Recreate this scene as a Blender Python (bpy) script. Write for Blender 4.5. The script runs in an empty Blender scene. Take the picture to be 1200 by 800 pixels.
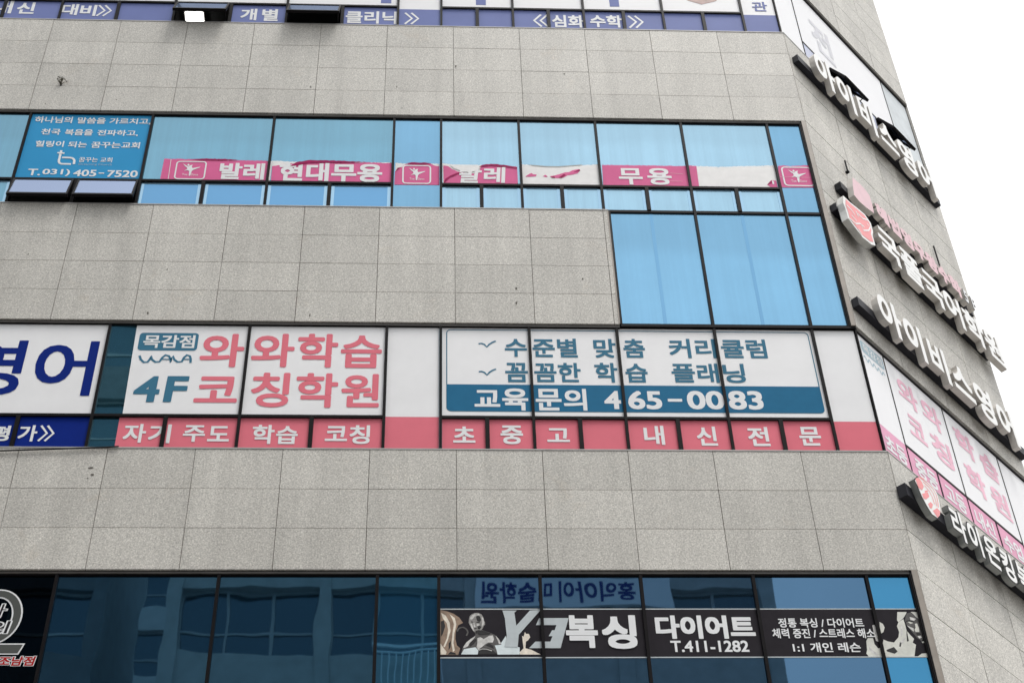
import bpy, math, random
from mathutils import Vector
from mathutils.geometry import tessellate_polygon
random.seed(7)
R = math.radians
sc = bpy.context.scene
COL = sc.collection

# ---------------------------------------------------------------- camera, sky, sun, exposure
cam_d = bpy.data.cameras.new('camera')
cam = bpy.data.objects.new('camera', cam_d); COL.objects.link(cam)
from mathutils import Matrix
cam.matrix_world = Matrix(((0.998661,-0.008170,-0.051082,0.0000),(-0.042543,-0.691515,-0.721108,-14.0000),(-0.029432,0.722316,-0.690937,1.6000),(0,0,0,1)))
cam_d.lens = 56.198; cam_d.sensor_width = 36; cam_d.clip_start = .1; cam_d.clip_end = 3000
sc.camera = cam
sc.view_settings.view_transform = 'Standard'; sc.view_settings.look = 'None'
sc.view_settings.exposure = EXPOSURE = 0.62; sc.view_settings.gamma = 1
SUN_EL, SUN_AZ = 70, 142      # high, behind the camera and a little right (azimuth from +y, clockwise)
W = bpy.data.worlds.new('World'); sc.world = W; W.use_nodes = True
nt = W.node_tree; nt.nodes.clear()
def N(nt, t, **kw):
    n = nt.nodes.new(t)
    for k, v in kw.items():
        if k in n.inputs: n.inputs[k].default_value = v
        else: setattr(n, k, v)
    return n
sky = N(nt, 'ShaderNodeTexSky', sky_type='NISHITA', sun_disc=False, sun_elevation=R(SUN_EL), sun_rotation=R(SUN_AZ), air_density=1.0, dust_density=6.0)
hs = N(nt, 'ShaderNodeHueSaturation', Saturation=.10, Value=.9)
tc = N(nt, 'ShaderNodeTexCoord'); sep = N(nt, 'ShaderNodeSeparateXYZ')
mr = N(nt, 'ShaderNodeMapRange'); mr.inputs[1].default_value = -.05; mr.inputs[2].default_value = 1; mr.inputs[3].default_value = .32; mr.inputs[4].default_value = 1.0
cl = N(nt, 'ShaderNodeTexNoise', Scale=2.4, Detail=5.0, Roughness=.55)
cm = N(nt, 'ShaderNodeMapRange'); cm.inputs[1].default_value = .3; cm.inputs[2].default_value = .7; cm.inputs[3].default_value = .76; cm.inputs[4].default_value = 1.2
mul = N(nt, 'ShaderNodeMath', operation='MULTIPLY')
cc = N(nt, 'ShaderNodeVectorMath', operation='SCALE'); cc.inputs[0].default_value = (14.6, 14.8, 15.0)
mx = N(nt, 'ShaderNodeMix', data_type='RGBA'); mx.inputs[0].default_value = .72
bg = N(nt, 'ShaderNodeBackground', Strength=.1); wo = N(nt, 'ShaderNodeOutputWorld')
L = nt.links.new
L(sky.outputs[0], hs.inputs['Color']); L(tc.outputs['Generated'], sep.inputs[0]); L(sep.outputs[2], mr.inputs[0]); L(tc.outputs['Generated'], cl.inputs['Vector'])
L(cl.outputs[0], cm.inputs[0]); L(mr.outputs[0], mul.inputs[0]); L(cm.outputs[0], mul.inputs[1]); L(mul.outputs[0], cc.inputs['Scale'])
L(hs.outputs[0], mx.inputs[6]); L(cc.outputs[0], mx.inputs[7]); L(mx.outputs[2], bg.inputs[0]); L(bg.outputs[0], wo.inputs[0])
sl = bpy.data.lights.new('sun', 'SUN'); sl.energy = 1.4; sl.angle = R(16); sl.color = (1, .97, .93)
sun = bpy.data.objects.new('sun', sl); COL.objects.link(sun)
sdir = Vector((math.sin(R(SUN_AZ)) * math.cos(R(SUN_EL)), math.cos(R(SUN_AZ)) * math.cos(R(SUN_EL)), math.sin(R(SUN_EL))))
sun.rotation_euler = sdir.to_track_quat('Z', 'Y').to_euler(); sun.location = sdir * 60

# ---------------------------------------------------------------- materials
def S(r, g, b):      # sRGB 0-255 to linear
    f = lambda c: (c / 255 / 12.92) if c <= 10 else ((c / 255 + .055) / 1.055) ** 2.4
    return (f(r), f(g), f(b), 1)
MATS = {}
def mat(name, col=None, rough=.6, spec=.5, metal=0.0, var=0.0, vscale=6.0, bump=0.0, bscale=40.0):
    if name in MATS: return MATS[name]
    m = bpy.data.materials.new(name); m.use_nodes = True; MATS[name] = m
    t = m.node_tree; p = t.nodes['Principled BSDF']
    p.inputs['Roughness'].default_value = rough; p.inputs['Specular IOR Level'].default_value = spec; p.inputs['Metallic'].default_value = metal
    p.inputs['Base Color'].default_value = col
    if var:
        g = N(t, 'ShaderNodeTexCoord'); n = N(t, 'ShaderNodeTexNoise', Scale=vscale, Detail=4.0, Roughness=.6)
        r = N(t, 'ShaderNodeMapRange'); r.inputs[1].default_value = .3; r.inputs[2].default_value = .7; r.inputs[3].default_value = 1 - var; r.inputs[4].default_value = 1 + var
        v = N(t, 'ShaderNodeVectorMath', operation='SCALE'); v.inputs[0].default_value = col[:3]
        t.links.new(g.outputs['Object'], n.inputs['Vector']); t.links.new(n.outputs[0], r.inputs[0]); t.links.new(r.outputs[0], v.inputs['Scale']); t.links.new(v.outputs[0], p.inputs['Base Color'])
    return m
def granite():
    m = bpy.data.materials.new('granite'); m.use_nodes = True; MATS['granite'] = m
    t = m.node_tree; p = t.nodes['Principled BSDF']; K = t.links.new
    p.inputs['Roughness'].default_value = .55; p.inputs['Specular IOR Level'].default_value = .35
    g = N(t, 'ShaderNodeTexCoord')
    fine = N(t, 'ShaderNodeTexNoise', Scale=58.0, Detail=3.0, Roughness=.75)
    vor = N(t, 'ShaderNodeTexVoronoi', Scale=75.0)
    K(g.outputs['Object'], fine.inputs['Vector']); K(g.outputs['Object'], vor.inputs['Vector'])
    ramp = N(t, 'ShaderNodeValToRGB'); e = ramp.color_ramp.elements
    e[0].position = .30; e[0].color = (.335, .32, .292, 1); e[1].position = .72; e[1].color = (.87, .845, .79, 1)
    k = e.new(.46); k.color = (.53, .511, .468, 1); k = e.new(.58); k.color = (.635, .613, .565, 1)
    K(fine.outputs[0], ramp.inputs[0])
    grain = N(t, 'ShaderNodeMix', data_type='RGBA', blend_type='MULTIPLY'); grain.inputs[0].default_value = .5
    gr = N(t, 'ShaderNodeMapRange'); gr.inputs[1].default_value = 0; gr.inputs[2].default_value = 1; gr.inputs[3].default_value = .66; gr.inputs[4].default_value = 1.35
    sp = N(t, 'ShaderNodeSeparateColor'); K(vor.outputs['Color'], sp.inputs[0]); K(sp.outputs[0], gr.inputs[0])
    K(ramp.outputs[0], grain.inputs[6]); K(gr.outputs[0], grain.inputs[7])
    # slab to slab tone
    at = N(t, 'ShaderNodeAttribute', attribute_name='slab'); am = N(t, 'ShaderNodeMapRange'); am.inputs[3].default_value = .93; am.inputs[4].default_value = 1.06
    K(at.outputs['Fac'], am.inputs[0])
    # rain streaks and blotches
    mp = N(t, 'ShaderNodeMapping'); mp.inputs['Scale'].default_value = (3.2, 3.2, .22)
    st = N(t, 'ShaderNodeTexNoise', Scale=1.0, Detail=5.0, Roughness=.6); K(g.outputs['Object'], mp.inputs[0]); K(mp.outputs[0], st.inputs['Vector'])
    sm = N(t, 'ShaderNodeMapRange'); sm.inputs[1].default_value = .35; sm.inputs[2].default_value = .68; sm.inputs[3].default_value = 1.04; sm.inputs[4].default_value = .87
    K(st.outputs[0], sm.inputs[0])
    bl = N(t, 'ShaderNodeTexNoise', Scale=.9, Detail=5.0, Roughness=.65); K(g.outputs['Object'], bl.inputs['Vector'])
    bm_ = N(t, 'ShaderNodeMapRange'); bm_.inputs[1].default_value = .3; bm_.inputs[2].default_value = .7; bm_.inputs[3].default_value = .94; bm_.inputs[4].default_value = 1.05
    K(bl.outputs[0], bm_.inputs[0])
    a = N(t, 'ShaderNodeMath', operation='MULTIPLY'); b = N(t, 'ShaderNodeMath', operation='MULTIPLY')
    K(am.outputs[0], a.inputs[0]); K(sm.outputs[0], a.inputs[1]); K(a.outputs[0], b.inputs[0]); K(bm_.outputs[0], b.inputs[1])
    v = N(t, 'ShaderNodeVectorMath', operation='SCALE'); K(grain.outputs[2], v.inputs[0]); K(b.outputs[0], v.inputs['Scale'])
    # faint rust-coloured bleed
    rn = N(t, 'ShaderNodeTexNoise', Scale=1.7, Detail=6.0, Roughness=.7, Distortion=.6); K(g.outputs['Object'], rn.inputs['Vector'])
    rr = N(t, 'ShaderNodeMapRange'); rr.inputs[1].default_value = .60; rr.inputs[2].default_value = .78; rr.inputs[3].default_value = 0; rr.inputs[4].default_value = .30
    K(rn.outputs[0], rr.inputs[0])
    rm = N(t, 'ShaderNodeMix', data_type='RGBA', blend_type='MULTIPLY'); rm.inputs[7].default_value = (.95, .80, .64, 1)
    K(rr.outputs[0], rm.inputs[0]); K(v.outputs[0], rm.inputs[6]); K(rm.outputs[2], p.inputs['Base Color'])
    return m
def glass(name, tint, refl, body, wob=.0016, curtain=0.0, hem=0, rough=.015, wobscale=1.1):
    m = bpy.data.materials.new(name); m.use_nodes = True; MATS[name] = m
    t = m.node_tree; K = t.links.new; t.nodes.clear()
    o = N(t, 'ShaderNodeOutputMaterial'); gl = N(t, 'ShaderNodeBsdfGlossy', Roughness=rough); gl.inputs[0].default_value = tint
    df = N(t, 'ShaderNodeBsdfDiffuse'); df.inputs[0].default_value = body
    mix = N(t, 'ShaderNodeMixShader'); mix.inputs[0].default_value = refl
    g = N(t, 'ShaderNodeTexCoord'); n = N(t, 'ShaderNodeTexNoise', Scale=wobscale, Detail=1.5)
    bp = N(t, 'ShaderNodeBump', Strength=1.0, Distance=wob)
    K(g.outputs['Object'], n.inputs['Vector']); K(n.outputs[0], bp.inputs['Height']); K(bp.outputs[0], gl.inputs['Normal'])
    if curtain:
        mp = N(t, 'ShaderNodeMapping'); mp.inputs['Scale'].default_value = (13, 13, .35)
        w = N(t, 'ShaderNodeTexNoise', Scale=1.0, Detail=3.0); K(g.outputs['Object'], mp.inputs[0]); K(mp.outputs[0], w.inputs['Vector'])
        r = N(t, 'ShaderNodeMapRange'); r.inputs[1].default_value = .35; r.inputs[2].default_value = .65; r.inputs[3].default_value = 1 - curtain; r.inputs[4].default_value = 1 + curtain
        K(w.outputs[0], r.inputs[0])
        bn = N(t, 'ShaderNodeTexNoise', Scale=.55, Detail=4.0, Roughness=.6); K(g.outputs['Object'], bn.inputs['Vector'])  # broad blotches put soft cloud reflections into the body colour
        br = N(t, 'ShaderNodeMapRange'); br.inputs[1].default_value = .3; br.inputs[2].default_value = .7; br.inputs[3].default_value = .78; br.inputs[4].default_value = 1.18; K(bn.outputs[0], br.inputs[0])
        ml = N(t, 'ShaderNodeMath', operation='MULTIPLY'); K(r.outputs[0], ml.inputs[0]); K(br.outputs[0], ml.inputs[1])
        last = ml.outputs[0]
        if hem:       # folded curtain reaches up to height hem, body colour darker above it
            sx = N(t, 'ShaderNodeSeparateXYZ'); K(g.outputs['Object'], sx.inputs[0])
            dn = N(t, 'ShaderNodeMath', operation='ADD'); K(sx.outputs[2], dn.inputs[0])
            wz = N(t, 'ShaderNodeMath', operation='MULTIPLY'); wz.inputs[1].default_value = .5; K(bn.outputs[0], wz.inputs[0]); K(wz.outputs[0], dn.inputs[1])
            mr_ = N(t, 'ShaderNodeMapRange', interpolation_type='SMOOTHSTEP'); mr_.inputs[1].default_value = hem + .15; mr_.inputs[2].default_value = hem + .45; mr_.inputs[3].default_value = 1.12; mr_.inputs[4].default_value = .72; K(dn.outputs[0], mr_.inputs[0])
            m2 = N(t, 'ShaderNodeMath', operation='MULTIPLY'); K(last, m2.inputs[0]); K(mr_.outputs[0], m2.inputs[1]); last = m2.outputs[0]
        v = N(t, 'ShaderNodeVectorMath', operation='SCALE'); v.inputs[0].default_value = body[:3]
        K(last, v.inputs['Scale']); K(v.outputs[0], df.inputs[0])
    K(df.outputs[0], mix.inputs[1]); K(gl.outputs[0], mix.inputs[2]); K(mix.outputs[0], o.inputs[0])
    return m
GRAN = granite()
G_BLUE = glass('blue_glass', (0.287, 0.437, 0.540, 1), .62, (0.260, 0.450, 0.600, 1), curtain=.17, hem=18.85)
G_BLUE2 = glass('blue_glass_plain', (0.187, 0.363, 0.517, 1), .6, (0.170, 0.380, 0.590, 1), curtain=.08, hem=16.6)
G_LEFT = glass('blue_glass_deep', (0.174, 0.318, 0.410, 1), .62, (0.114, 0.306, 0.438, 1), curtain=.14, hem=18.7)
G_DARK = glass('dark_tinted_glass', (0.086, 0.207, 0.321, 1), .8, (0.008, 0.029, 0.055, 1), wob=.0024)
G_NIGHT = glass('black_tinted_glass', (.012, .022, .032, 1), .8, (.002, .003, .005, 1))
G_GYM = glass('gym_glass', (0.082, 0.168, 0.279, 1), .8, (0.022, 0.054, 0.086, 1), wob=.0018)
G_GYMB = glass('gym_blue_glass', (0.064, 0.241, 0.425, 1), .7, (0.038, 0.200, 0.367, 1))
G_NAVY = glass('navy_backed_glass', (0.075, 0.213, 0.338, 1), .75, (0.016, 0.078, 0.156, 1))
G_TEAL = glass('teal_glass', (.22, .46, .58, 1), .8, (.03, .11, .15, 1), wob=.0022)
FRAME = mat('dark_anodised_frame', (.009, .008, .009, 1), .45, .06, var=.2)
BAR = mat('grey_brown_flashing', (.09, .082, .075, 1), .45, .5, var=.25, vscale=3)
TRIM = mat('beige_trim', (.33, .29, .25, 1), .5, .4, var=.15, vscale=4)
ALU = mat('aluminium_sill', (.42, .41, .40, 1), .45, .5, var=.15)
JOINT = mat('joint_backing', (.10, .085, .068, 1), .9, .1)  # dark brown backing that shows in the slab joints
CORE = mat('inside_wall', (.11, .11, .11, 1), .9, .2)
ROOMC = mat('ceiling_board', (.32, .32, .32, 1), .9, .2)
BLACK = mat('black_metal', (.012, .012, .014, 1), .5, .12)
RAIL = mat('black_painted_rail', (.016, .016, .022, 1), .45, .2, var=.25)
WHITE = mat('white_film', (.89, .89, .90, 1), .35, .2, var=.035, vscale=1.8)
WHITE2 = mat('white_film_bright', (.88, .88, .895, 1), .4, .13, var=.02, vscale=1.5)
PINK = mat('rose_film', (.80, .20, .255, 1), .4, .04, var=.04, vscale=2)
PINKL = mat('faded_pink_film', (.80, .40, .55, 1), .4, .04, var=.1, vscale=3)
PINKLT = mat('faded_pink_print', (.86, .52, .63, 1), .4, .04, var=.12, vscale=4)
MAG = mat('magenta_film', (.76, .155, .345, 1), .4, .04, var=.07, vscale=2.5)
MAGD = mat('magenta_film_back', (.36, .012, .10, 1), .4, .04, var=.2, vscale=12)
TORN = mat('adhesive_residue', (.86, .85, .84, 1), .4, .13, var=.06, vscale=7)
ROSE = mat('rose_print', (.82, .205, .26, 1), .4, .04, var=.04, vscale=3)
TEALP = mat('teal_print', (.055, .19, .295, 1), .4, .04)
TEALB = mat('teal_band_film', (.022, .155, .295, 1), .4, .04, var=.05)
TEALF = mat('faded_teal_print', (.42, .55, .62, 1), .4, .04)
NAVY = mat('navy_print', (.004, .022, .21, 1), .4, .04)
NAVYB = mat('navy_film', (.004, .022, .22, 1), .4, .04, var=.06)
LILAC = mat('periwinkle_film', (.185, .225, .47, 1), .4, .04, var=.05, vscale=2)
LILACP = mat('periwinkle_print', (.18, .215, .47, 1), .4, .04)
LETW = mat('white_print', (.84, .85, .86, 1), .4, .13)
CYAN = mat('sky_blue_film', (.042, .33, .64, 1), .4, .04, var=.04, vscale=1.2)
CHAR = mat('charcoal_film', (.028, .025, .030, 1), .4, .04, var=.1)
GREYP = mat('pale_grey_print', (.55, .60, .62, 1), .4, .04, var=.06, vscale=8)
ACRY = mat('white_acrylic', (.84, .84, .82, 1), .3, .5, var=.03)
SIDE = mat('letter_side', (.60, .57, .53, 1), .45, .4, var=.12, vscale=4)
SIDEG = mat('grey_letter_side', (.27, .28, .27, 1), .35, .5, var=.15, vscale=5)
PINKA = mat('pale_pink_acrylic', (.74, .47, .51, 1), .35, .5, var=.05)
REDA = mat('coral_acrylic', (.86, .24, .25, 1), .35, .5, var=.06)
CHROME = mat('brushed_return', (.50, .50, .48, 1), .3, .5, metal=.55, var=.15)
REDP = mat('red_print', (.45, .02, .02, 1), .4, .04)
GREYRING = mat('grey_print', (.10, .105, .10, 1), .4, .04)

# ---------------------------------------------------------------- frames and builders
class Frame:
    def __init__(s, o, u, n): s.o = Vector(o); s.u = Vector(u); s.n = Vector(n)
    def p(s, u, z, off): return s.o + s.u * u + s.n * off + Vector((0, 0, z))
XC = 5.281; C45 = math.sqrt(.5)
MAIN = Frame((0, 0, 0), (1, 0, 0), (0, -1, 0))
SIDE_F = Frame((XC, 0, 0), (C45, C45, 0), (C45, -C45, 0))
class MB:
    def __init__(s, *mats): s.v = []; s.f = []; s.mi = []; s.mats = list(mats); s.slab = {}; s.marks = []
    def mark(s): s.marks.append((len(s.v), len(s.f)))
    def m(s, mt):
        if mt not in s.mats: s.mats.append(mt)
        return s.mats.index(mt)
    def face(s, pts, mt):
        b = len(s.v); s.v += [Vector(p) for p in pts]; s.f.append(tuple(range(b, b + len(pts)))); s.mi.append(s.m(mt))
    def hexa(s, P, mt, slab=None):     # P: 4 back corners then 4 front corners, same order
        b = len(s.v); s.v += [Vector(p) for p in P]; k = s.m(mt)
        for q in ((3, 2, 1, 0), (4, 5, 6, 7), (0, 1, 5, 4), (1, 2, 6, 5), (2, 3, 7, 6), (3, 0, 4, 7)):
            if slab is not None: s.slab[len(s.f)] = slab
            s.f.append(tuple(b + i for i in q)); s.mi.append(k)
    def box(s, F, u0, u1, z0, z1, o0, o1, mt, slab=None):
        q = ((u0, z0), (u1, z0), (u1, z1), (u0, z1))
        s.hexa([F.p(a, b, o0) for a, b in q] + [F.p(a, b, o1) for a, b in q], mt, slab)
    def wbox(s, x0, x1, y0, y1, z0, z1, mt):
        q = ((x0, y0), (x1, y0), (x1, y1), (x0, y1))
        s.hexa([(a, b, z0) for a, b in q] + [(a, b, z1) for a, b in q], mt)
    def poly(s, F, pts, off, mt, depth=0.0, side=None):
        P = [F.p(a, b, off) for a, b in pts]
        tris = tessellate_polygon([[Vector((a, b, 0)) for a, b in pts]])
        b = len(s.v); s.v += P; k = s.m(mt)
        for t in tris:
            a_, b_, c_ = (pts[i] for i in t)
            ccw = (b_[0] - a_[0]) * (c_[1] - a_[1]) - (b_[1] - a_[1]) * (c_[0] - a_[0]) > 0
            s.f.append(tuple(b + i for i in (t if ccw else t[::-1]))); s.mi.append(k)
        if depth:
            ar = sum(pts[i][0] * pts[(i + 1) % len(pts)][1] - pts[(i + 1) % len(pts)][0] * pts[i][1] for i in range(len(pts)))
            q = pts if ar > 0 else pts[::-1]
            for i in range(len(q)):
                a, c = q[i], q[(i + 1) % len(q)]
                s.face([F.p(*a, off - depth), F.p(*c, off - depth), F.p(*c, off), F.p(*a, off)], side or mt)
            s.face([F.p(*a, off - depth) for a in q[::-1]], side or mt)
    def stroke(s, F, pts, w, off, mt, closed=False):
        n = len(pts); Lp, Rp = [], []
        for i in range(n):
            a = pts[i - 1] if (i or closed) else pts[i]; b = pts[(i + 1) % n] if (i < n - 1 or closed) else pts[i]
            d = Vector((b[0] - a[0], b[1] - a[1]));
            if d.length < 1e-9: d = Vector((1, 0))
            d.normalize(); nn = Vector((-d.y, d.x)) * w / 2
            Lp.append((pts[i][0] + nn.x, pts[i][1] + nn.y)); Rp.append((pts[i][0] - nn.x, pts[i][1] - nn.y))
        for i in range(n if closed else n - 1):
            j = (i + 1) % n
            s.face([F.p(*q, off) for q in (Rp[i], Rp[j], Lp[j], Lp[i])], mt)
    def tube(s, pts, r, mt, k=8):
        rings = []
        for i, p in enumerate(pts):
            d = (Vector(pts[min(i + 1, len(pts) - 1)]) - Vector(pts[max(i - 1, 0)])).normalized()
            a = d.orthogonal().normalized(); b_ = d.cross(a); rr = r[i] if isinstance(r, (list, tuple)) else r
            rings.append(len(s.v)); s.v += [Vector(p) + (a * math.cos(t) + b_ * math.sin(t)) * rr for t in (2 * math.pi * j / k for j in range(k))]
        m_ = s.m(mt)
        for i in range(len(pts) - 1):
            for j in range(k):
                s.f.append((rings[i] + j, rings[i] + (j + 1) % k, rings[i + 1] + (j + 1) % k, rings[i + 1] + j)); s.mi.append(m_)
        for b0, rev in ((rings[0], True), (rings[-1], False)):
            q = tuple(b0 + j for j in range(k)); s.f.append(q[::-1] if rev else q); s.mi.append(m_)
    def text(s, F, body, box, off, mt, depth=0.0, bold=.02, ref=None, shear=0.0, side=None, rnd=False):
        # the regular face is thickened by stacking shifted copies a hair apart, which keeps stroke ends rounded
        s.mark()
        V, Fc, bb = glyphs(body, depth > 0)
        rb = bold if ref is None else ref
        bb = (bb[0] - rb, bb[1] + rb, bb[2] - rb, bb[3] + rb)
        u0, u1, z0, z1 = box; kx = (u1 - u0) / (bb[1] - bb[0]); kz = (z1 - z0) / (bb[3] - bb[2])
        zm = (z0 + z1) / 2; k = s.m(mt); k2 = s.m(side or mt)
        n = 0 if bold <= 0 else (12 if rnd else 8)
        sh = [(0, 0)] + ([(bold * a, bold * c) for a, c in ((1, 0), (-1, 0), (0, 1), (0, -1), (.92, .92), (-.92, .92), (.92, -.92), (-.92, -.92))] if n == 8 else [(bold * math.cos(2 * math.pi * i / n), bold * math.sin(2 * math.pi * i / n)) for i in range(n)])
        for j, (dx, dy) in enumerate(sh):
            b = len(s.v); lay = j * .00012
            for x, y, z in V:
                uu = u0 + (x + dx - bb[0]) * kx; zz = z0 + (y + dy - bb[2]) * kz
                s.v.append(F.p(uu + shear * (zz - zm), zz, off + lay + (z * depth if depth else 0)))
            for f in Fc:
                fr = (not depth) or all(V[i][2] > .99 for i in f)
                s.f.append(tuple(b + i for i in f)); s.mi.append(k if fr else k2)
    def split(s, name, parent):
        cuts = [c for c in s.marks if c[0] > 0] + [(len(s.v), len(s.f))]; v0 = f0 = 0
        for v1, f1 in cuts:
            if f1 > f0:
                q = MB(); q.v = s.v[v0:v1]; q.f = [tuple(i - v0 for i in f) for f in s.f[f0:f1]]
                used = sorted(set(s.mi[f0:f1])); q.mats = [s.mats[k] for k in used]; q.mi = [used.index(k) for k in s.mi[f0:f1]]
                q.build(name, parent)
            v0, f0 = v1, f1
    def build(s, name, parent=None, label=None, smooth=False):
        if name == 'lettering' and len(s.marks) > 1: return s.split(name, parent)
        me = bpy.data.meshes.new(name); o = bpy.data.objects.new(name, me); COL.objects.link(o)
        org = Vector((0, 0, 0))
        if parent is not None: o.parent = parent; org = WORLD_LOC[parent]
        WORLD_LOC[o] = org
        me.from_pydata([tuple(p - org) for p in s.v], [], s.f)
        for mt in s.mats: me.materials.append(mt)
        for i, k in enumerate(s.mi): me.polygons[i].material_index = k
        if s.slab:
            at = me.attributes.new('slab', 'FLOAT', 'FACE')
            for i, v in s.slab.items(): at.data[i].value = v
        me.update()
        if label: o['label'] = label
        return o
WORLD_LOC = {}
_G = {}
_FC = bpy.data.curves.new('lettering', 'FONT'); _FC.size = 1; _FC.resolution_u = 4
_FO = bpy.data.objects.new('lettering_source', _FC)
def glyphs(body, solid):
    key = (body, solid)
    if key in _G: return _G[key]
    _FC.body = body; _FC.extrude = .5 if solid else 0
    me = bpy.data.meshes.new_from_object(_FO)
    V = [(v.co.x, v.co.y, v.co.z + .5 if solid else 0.0) for v in me.vertices]; Fc = [tuple(p.vertices) for p in me.polygons]
    bpy.data.meshes.remove(me)
    xs = [v[0] for v in V]; ys = [v[1] for v in V]
    _G[key] = (V, Fc, (min(xs), max(xs), min(ys), max(ys))); return _G[key]
def thing(name, label, cat, loc, group=None):
    o = bpy.data.objects.new(name, None); COL.objects.link(o); o.location = loc; o.empty_display_size = .2
    WORLD_LOC[o] = Vector(loc)
    o['label'] = label; o['category'] = cat
    if group: o['group'] = group
    return o
def tag(o, label, cat, group=None):
    o['label'] = label; o['category'] = cat
    if group: o['group'] = group
    return o
def rrect(u0, u1, z0, z1, r, k=5):
    out = []
    for cx, cz, a0 in ((u1 - r, z1 - r, 0), (u0 + r, z1 - r, 90), (u0 + r, z0 + r, 180), (u1 - r, z0 + r, 270)):
        for i in range(k + 1):
            a = R(a0 + 90 * i / k); out.append((cx + r * math.cos(a), cz + r * math.sin(a)))
    return out
def ragged(pts, amp=.006, step=.022):
    zm = (min(p[1] for p in pts) + max(p[1] for p in pts)) / 2; out = []
    for i, p in enumerate(pts):
        q = pts[(i + 1) % len(pts)]; out.append(p)
        if p[1] > zm and q[1] > zm - .02:
            l = math.hypot(q[0] - p[0], q[1] - p[1]); n = int(l / step)
            for k in range(1, n): out.append((p[0] + (q[0] - p[0]) * k / n + random.uniform(-.3, .3) * amp, p[1] + (q[1] - p[1]) * k / n + random.uniform(-1, 1) * amp))
    return out
def circ(cu, cz, ru, rz, n=28, a0=0, a1=360):
    return [(cu + ru * math.cos(R(a0 + (a1 - a0) * i / n)), cz + rz * math.sin(R(a0 + (a1 - a0) * i / n))) for i in range(n + (a1 - a0 < 360))]
def chevrons(mb, F, box, off, mt, right=True, w=None):
    mb.mark(); u0, u1, z0, z1 = box; W_ = u1 - u0; zc = (z0 + z1) / 2; w = w or W_ * .16
    for k in (0, .45):
        if right: P = [(u0 + k * W_, z1), (u0 + (k + .5) * W_, zc), (u0 + k * W_, z0)]
        else: P = [(u1 - k * W_, z1), (u1 - (k + .5) * W_, zc), (u1 - k * W_, z0)]
        mb.stroke(F, P, w, off, mt)

# ---------------------------------------------------------------- ground
def structure(name, mb):
    o = mb.build(name); o['kind'] = 'structure'; return o
ASPH = mat('asphalt', (.05, .05, .052, 1), .9, .2, var=.25, vscale=20)
PAVE = mat('paving', (.28, .27, .26, 1), .85, .2, var=.15, vscale=8)
LINE = mat('road_paint', (.75, .75, .72, 1), .7, .2, var=.1)
g = MB(); g.face([(-800, -800, -.12), (800, -800, -.12), (800, 800, -.12), (-800, 800, -.12)], ASPH); structure('ground', g)
g = MB(); g.wbox(-60, 60, -10, 60, -.3, .0, PAVE); structure('pavement', g)
g = MB(); g.wbox(-60, 60, -60, -19, -.3, .0, PAVE); structure('pavement', g)
g = MB()
for i in range(-20, 21): g.face([(i * 5, -14.58, -.114), (i * 5 + 2.5, -14.58, -.114), (i * 5 + 2.5, -14.42, -.114), (i * 5, -14.42, -.114)], LINE)
structure('road_markings', g)

# ---------------------------------------------------------------- the office building
OB = thing('office_building', 'grey granite office building with bands of blue tinted windows covered in signs', 'building', (0, 0, 0))
XJ = [.306 + .98 * k for k in range(-13, 4)] + [4.262]
SJ = [1.085, 2.2, 3.25]
SE = 4.27            # far edge of the turned facade
def cladding(F, u0, u1, z0, z1, uj, zj, g=.0032):
    us = [u0] + [u for u in uj if u0 + .05 < u < u1 - .05] + [u1]; zs = [z0] + [z for z in zj if z0 + .05 < z < z1 - .05] + [z1]
    m = MB(GRAN)
    for i in range(len(us) - 1):
        for j in range(len(zs) - 1):
            m.box(F, us[i] + (g * random.uniform(.85, 1.2) if i else 0), us[i + 1] - (g * random.uniform(.85, 1.2) if i < len(us) - 2 else 0), zs[j] + (g * random.uniform(.85, 1.2) if j else 0), zs[j + 1] - (g * random.uniform(.85, 1.2) if j < len(zs) - 2 else 0), -.03, random.uniform(-.0012, .0012), GRAN, random.random())
    m.box(F, u0 + .004, u1 - .004, z0 + .003, z1 - .003, -.14, -.012, JOINT)
    return m.build('granite_cladding', OB)
ZB = [7.9 + .53 * i for i in range(3)]
cladding(MAIN, -13, XC - .004, 19.387, 21.50, XJ, [19.92, 20.44, 20.97])
cladding(MAIN, -13, 2.335, 15.33, 17.43, XJ, [15.85, 16.36, 16.88])
cladding(MAIN, -13, XC - .004, 11.645, 13.30, XJ, [12.19, 12.73])
cladding(MAIN, -13, XC - .004, 23.72, 27.6, XJ, [24.26, 24.8, 25.34, 25.88, 26.42, 26.96])
cladding(MAIN, -13, XC - .004, 0, 9.5, XJ, [.6 * i for i in range(1, 9)] + [5.3, 5.83, 6.36, 6.89, 7.42, 7.95, 8.48, 9.0])
cladding(SIDE_F, .009, SE, 15.33, 21.50, SJ, [15.85, 16.36, 16.88, 17.43, 17.92, 18.41, 18.9, 19.39, 19.92, 20.44, 20.97], .0055)
cladding(SIDE_F, .009, SE, 0, 13.30, SJ, [.53 * i + .52 for i in range(1, 20)] + [11.13, 11.65, 12.19, 12.73], .0055)
cladding(SIDE_F, .009, SE, 23.72, 27.6, SJ, [24.26, 24.8, 25.34, 25.88, 26.42, 26.96], .0055)
FX, FY = XC + C45 * SE, C45 * SE
m = MB(GRAN)      # flank and back, turned away from the street
for zz in range(0, 27, 3):
    m.hexa([(FX - .0, FY + .01, zz), (FX - .05, 14, zz), (FX - .3, 14, zz), (FX - .2, FY + .12, zz), (FX - .0, FY + .01, zz + 3 if zz < 24 else 27.6), (FX - .05, 14, zz + 3 if zz < 24 else 27.6), (FX - .3, 14, zz + 3 if zz < 24 else 27.6), (FX - .2, FY + .12, zz + 3 if zz < 24 else 27.6)], GRAN, random.random())
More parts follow.
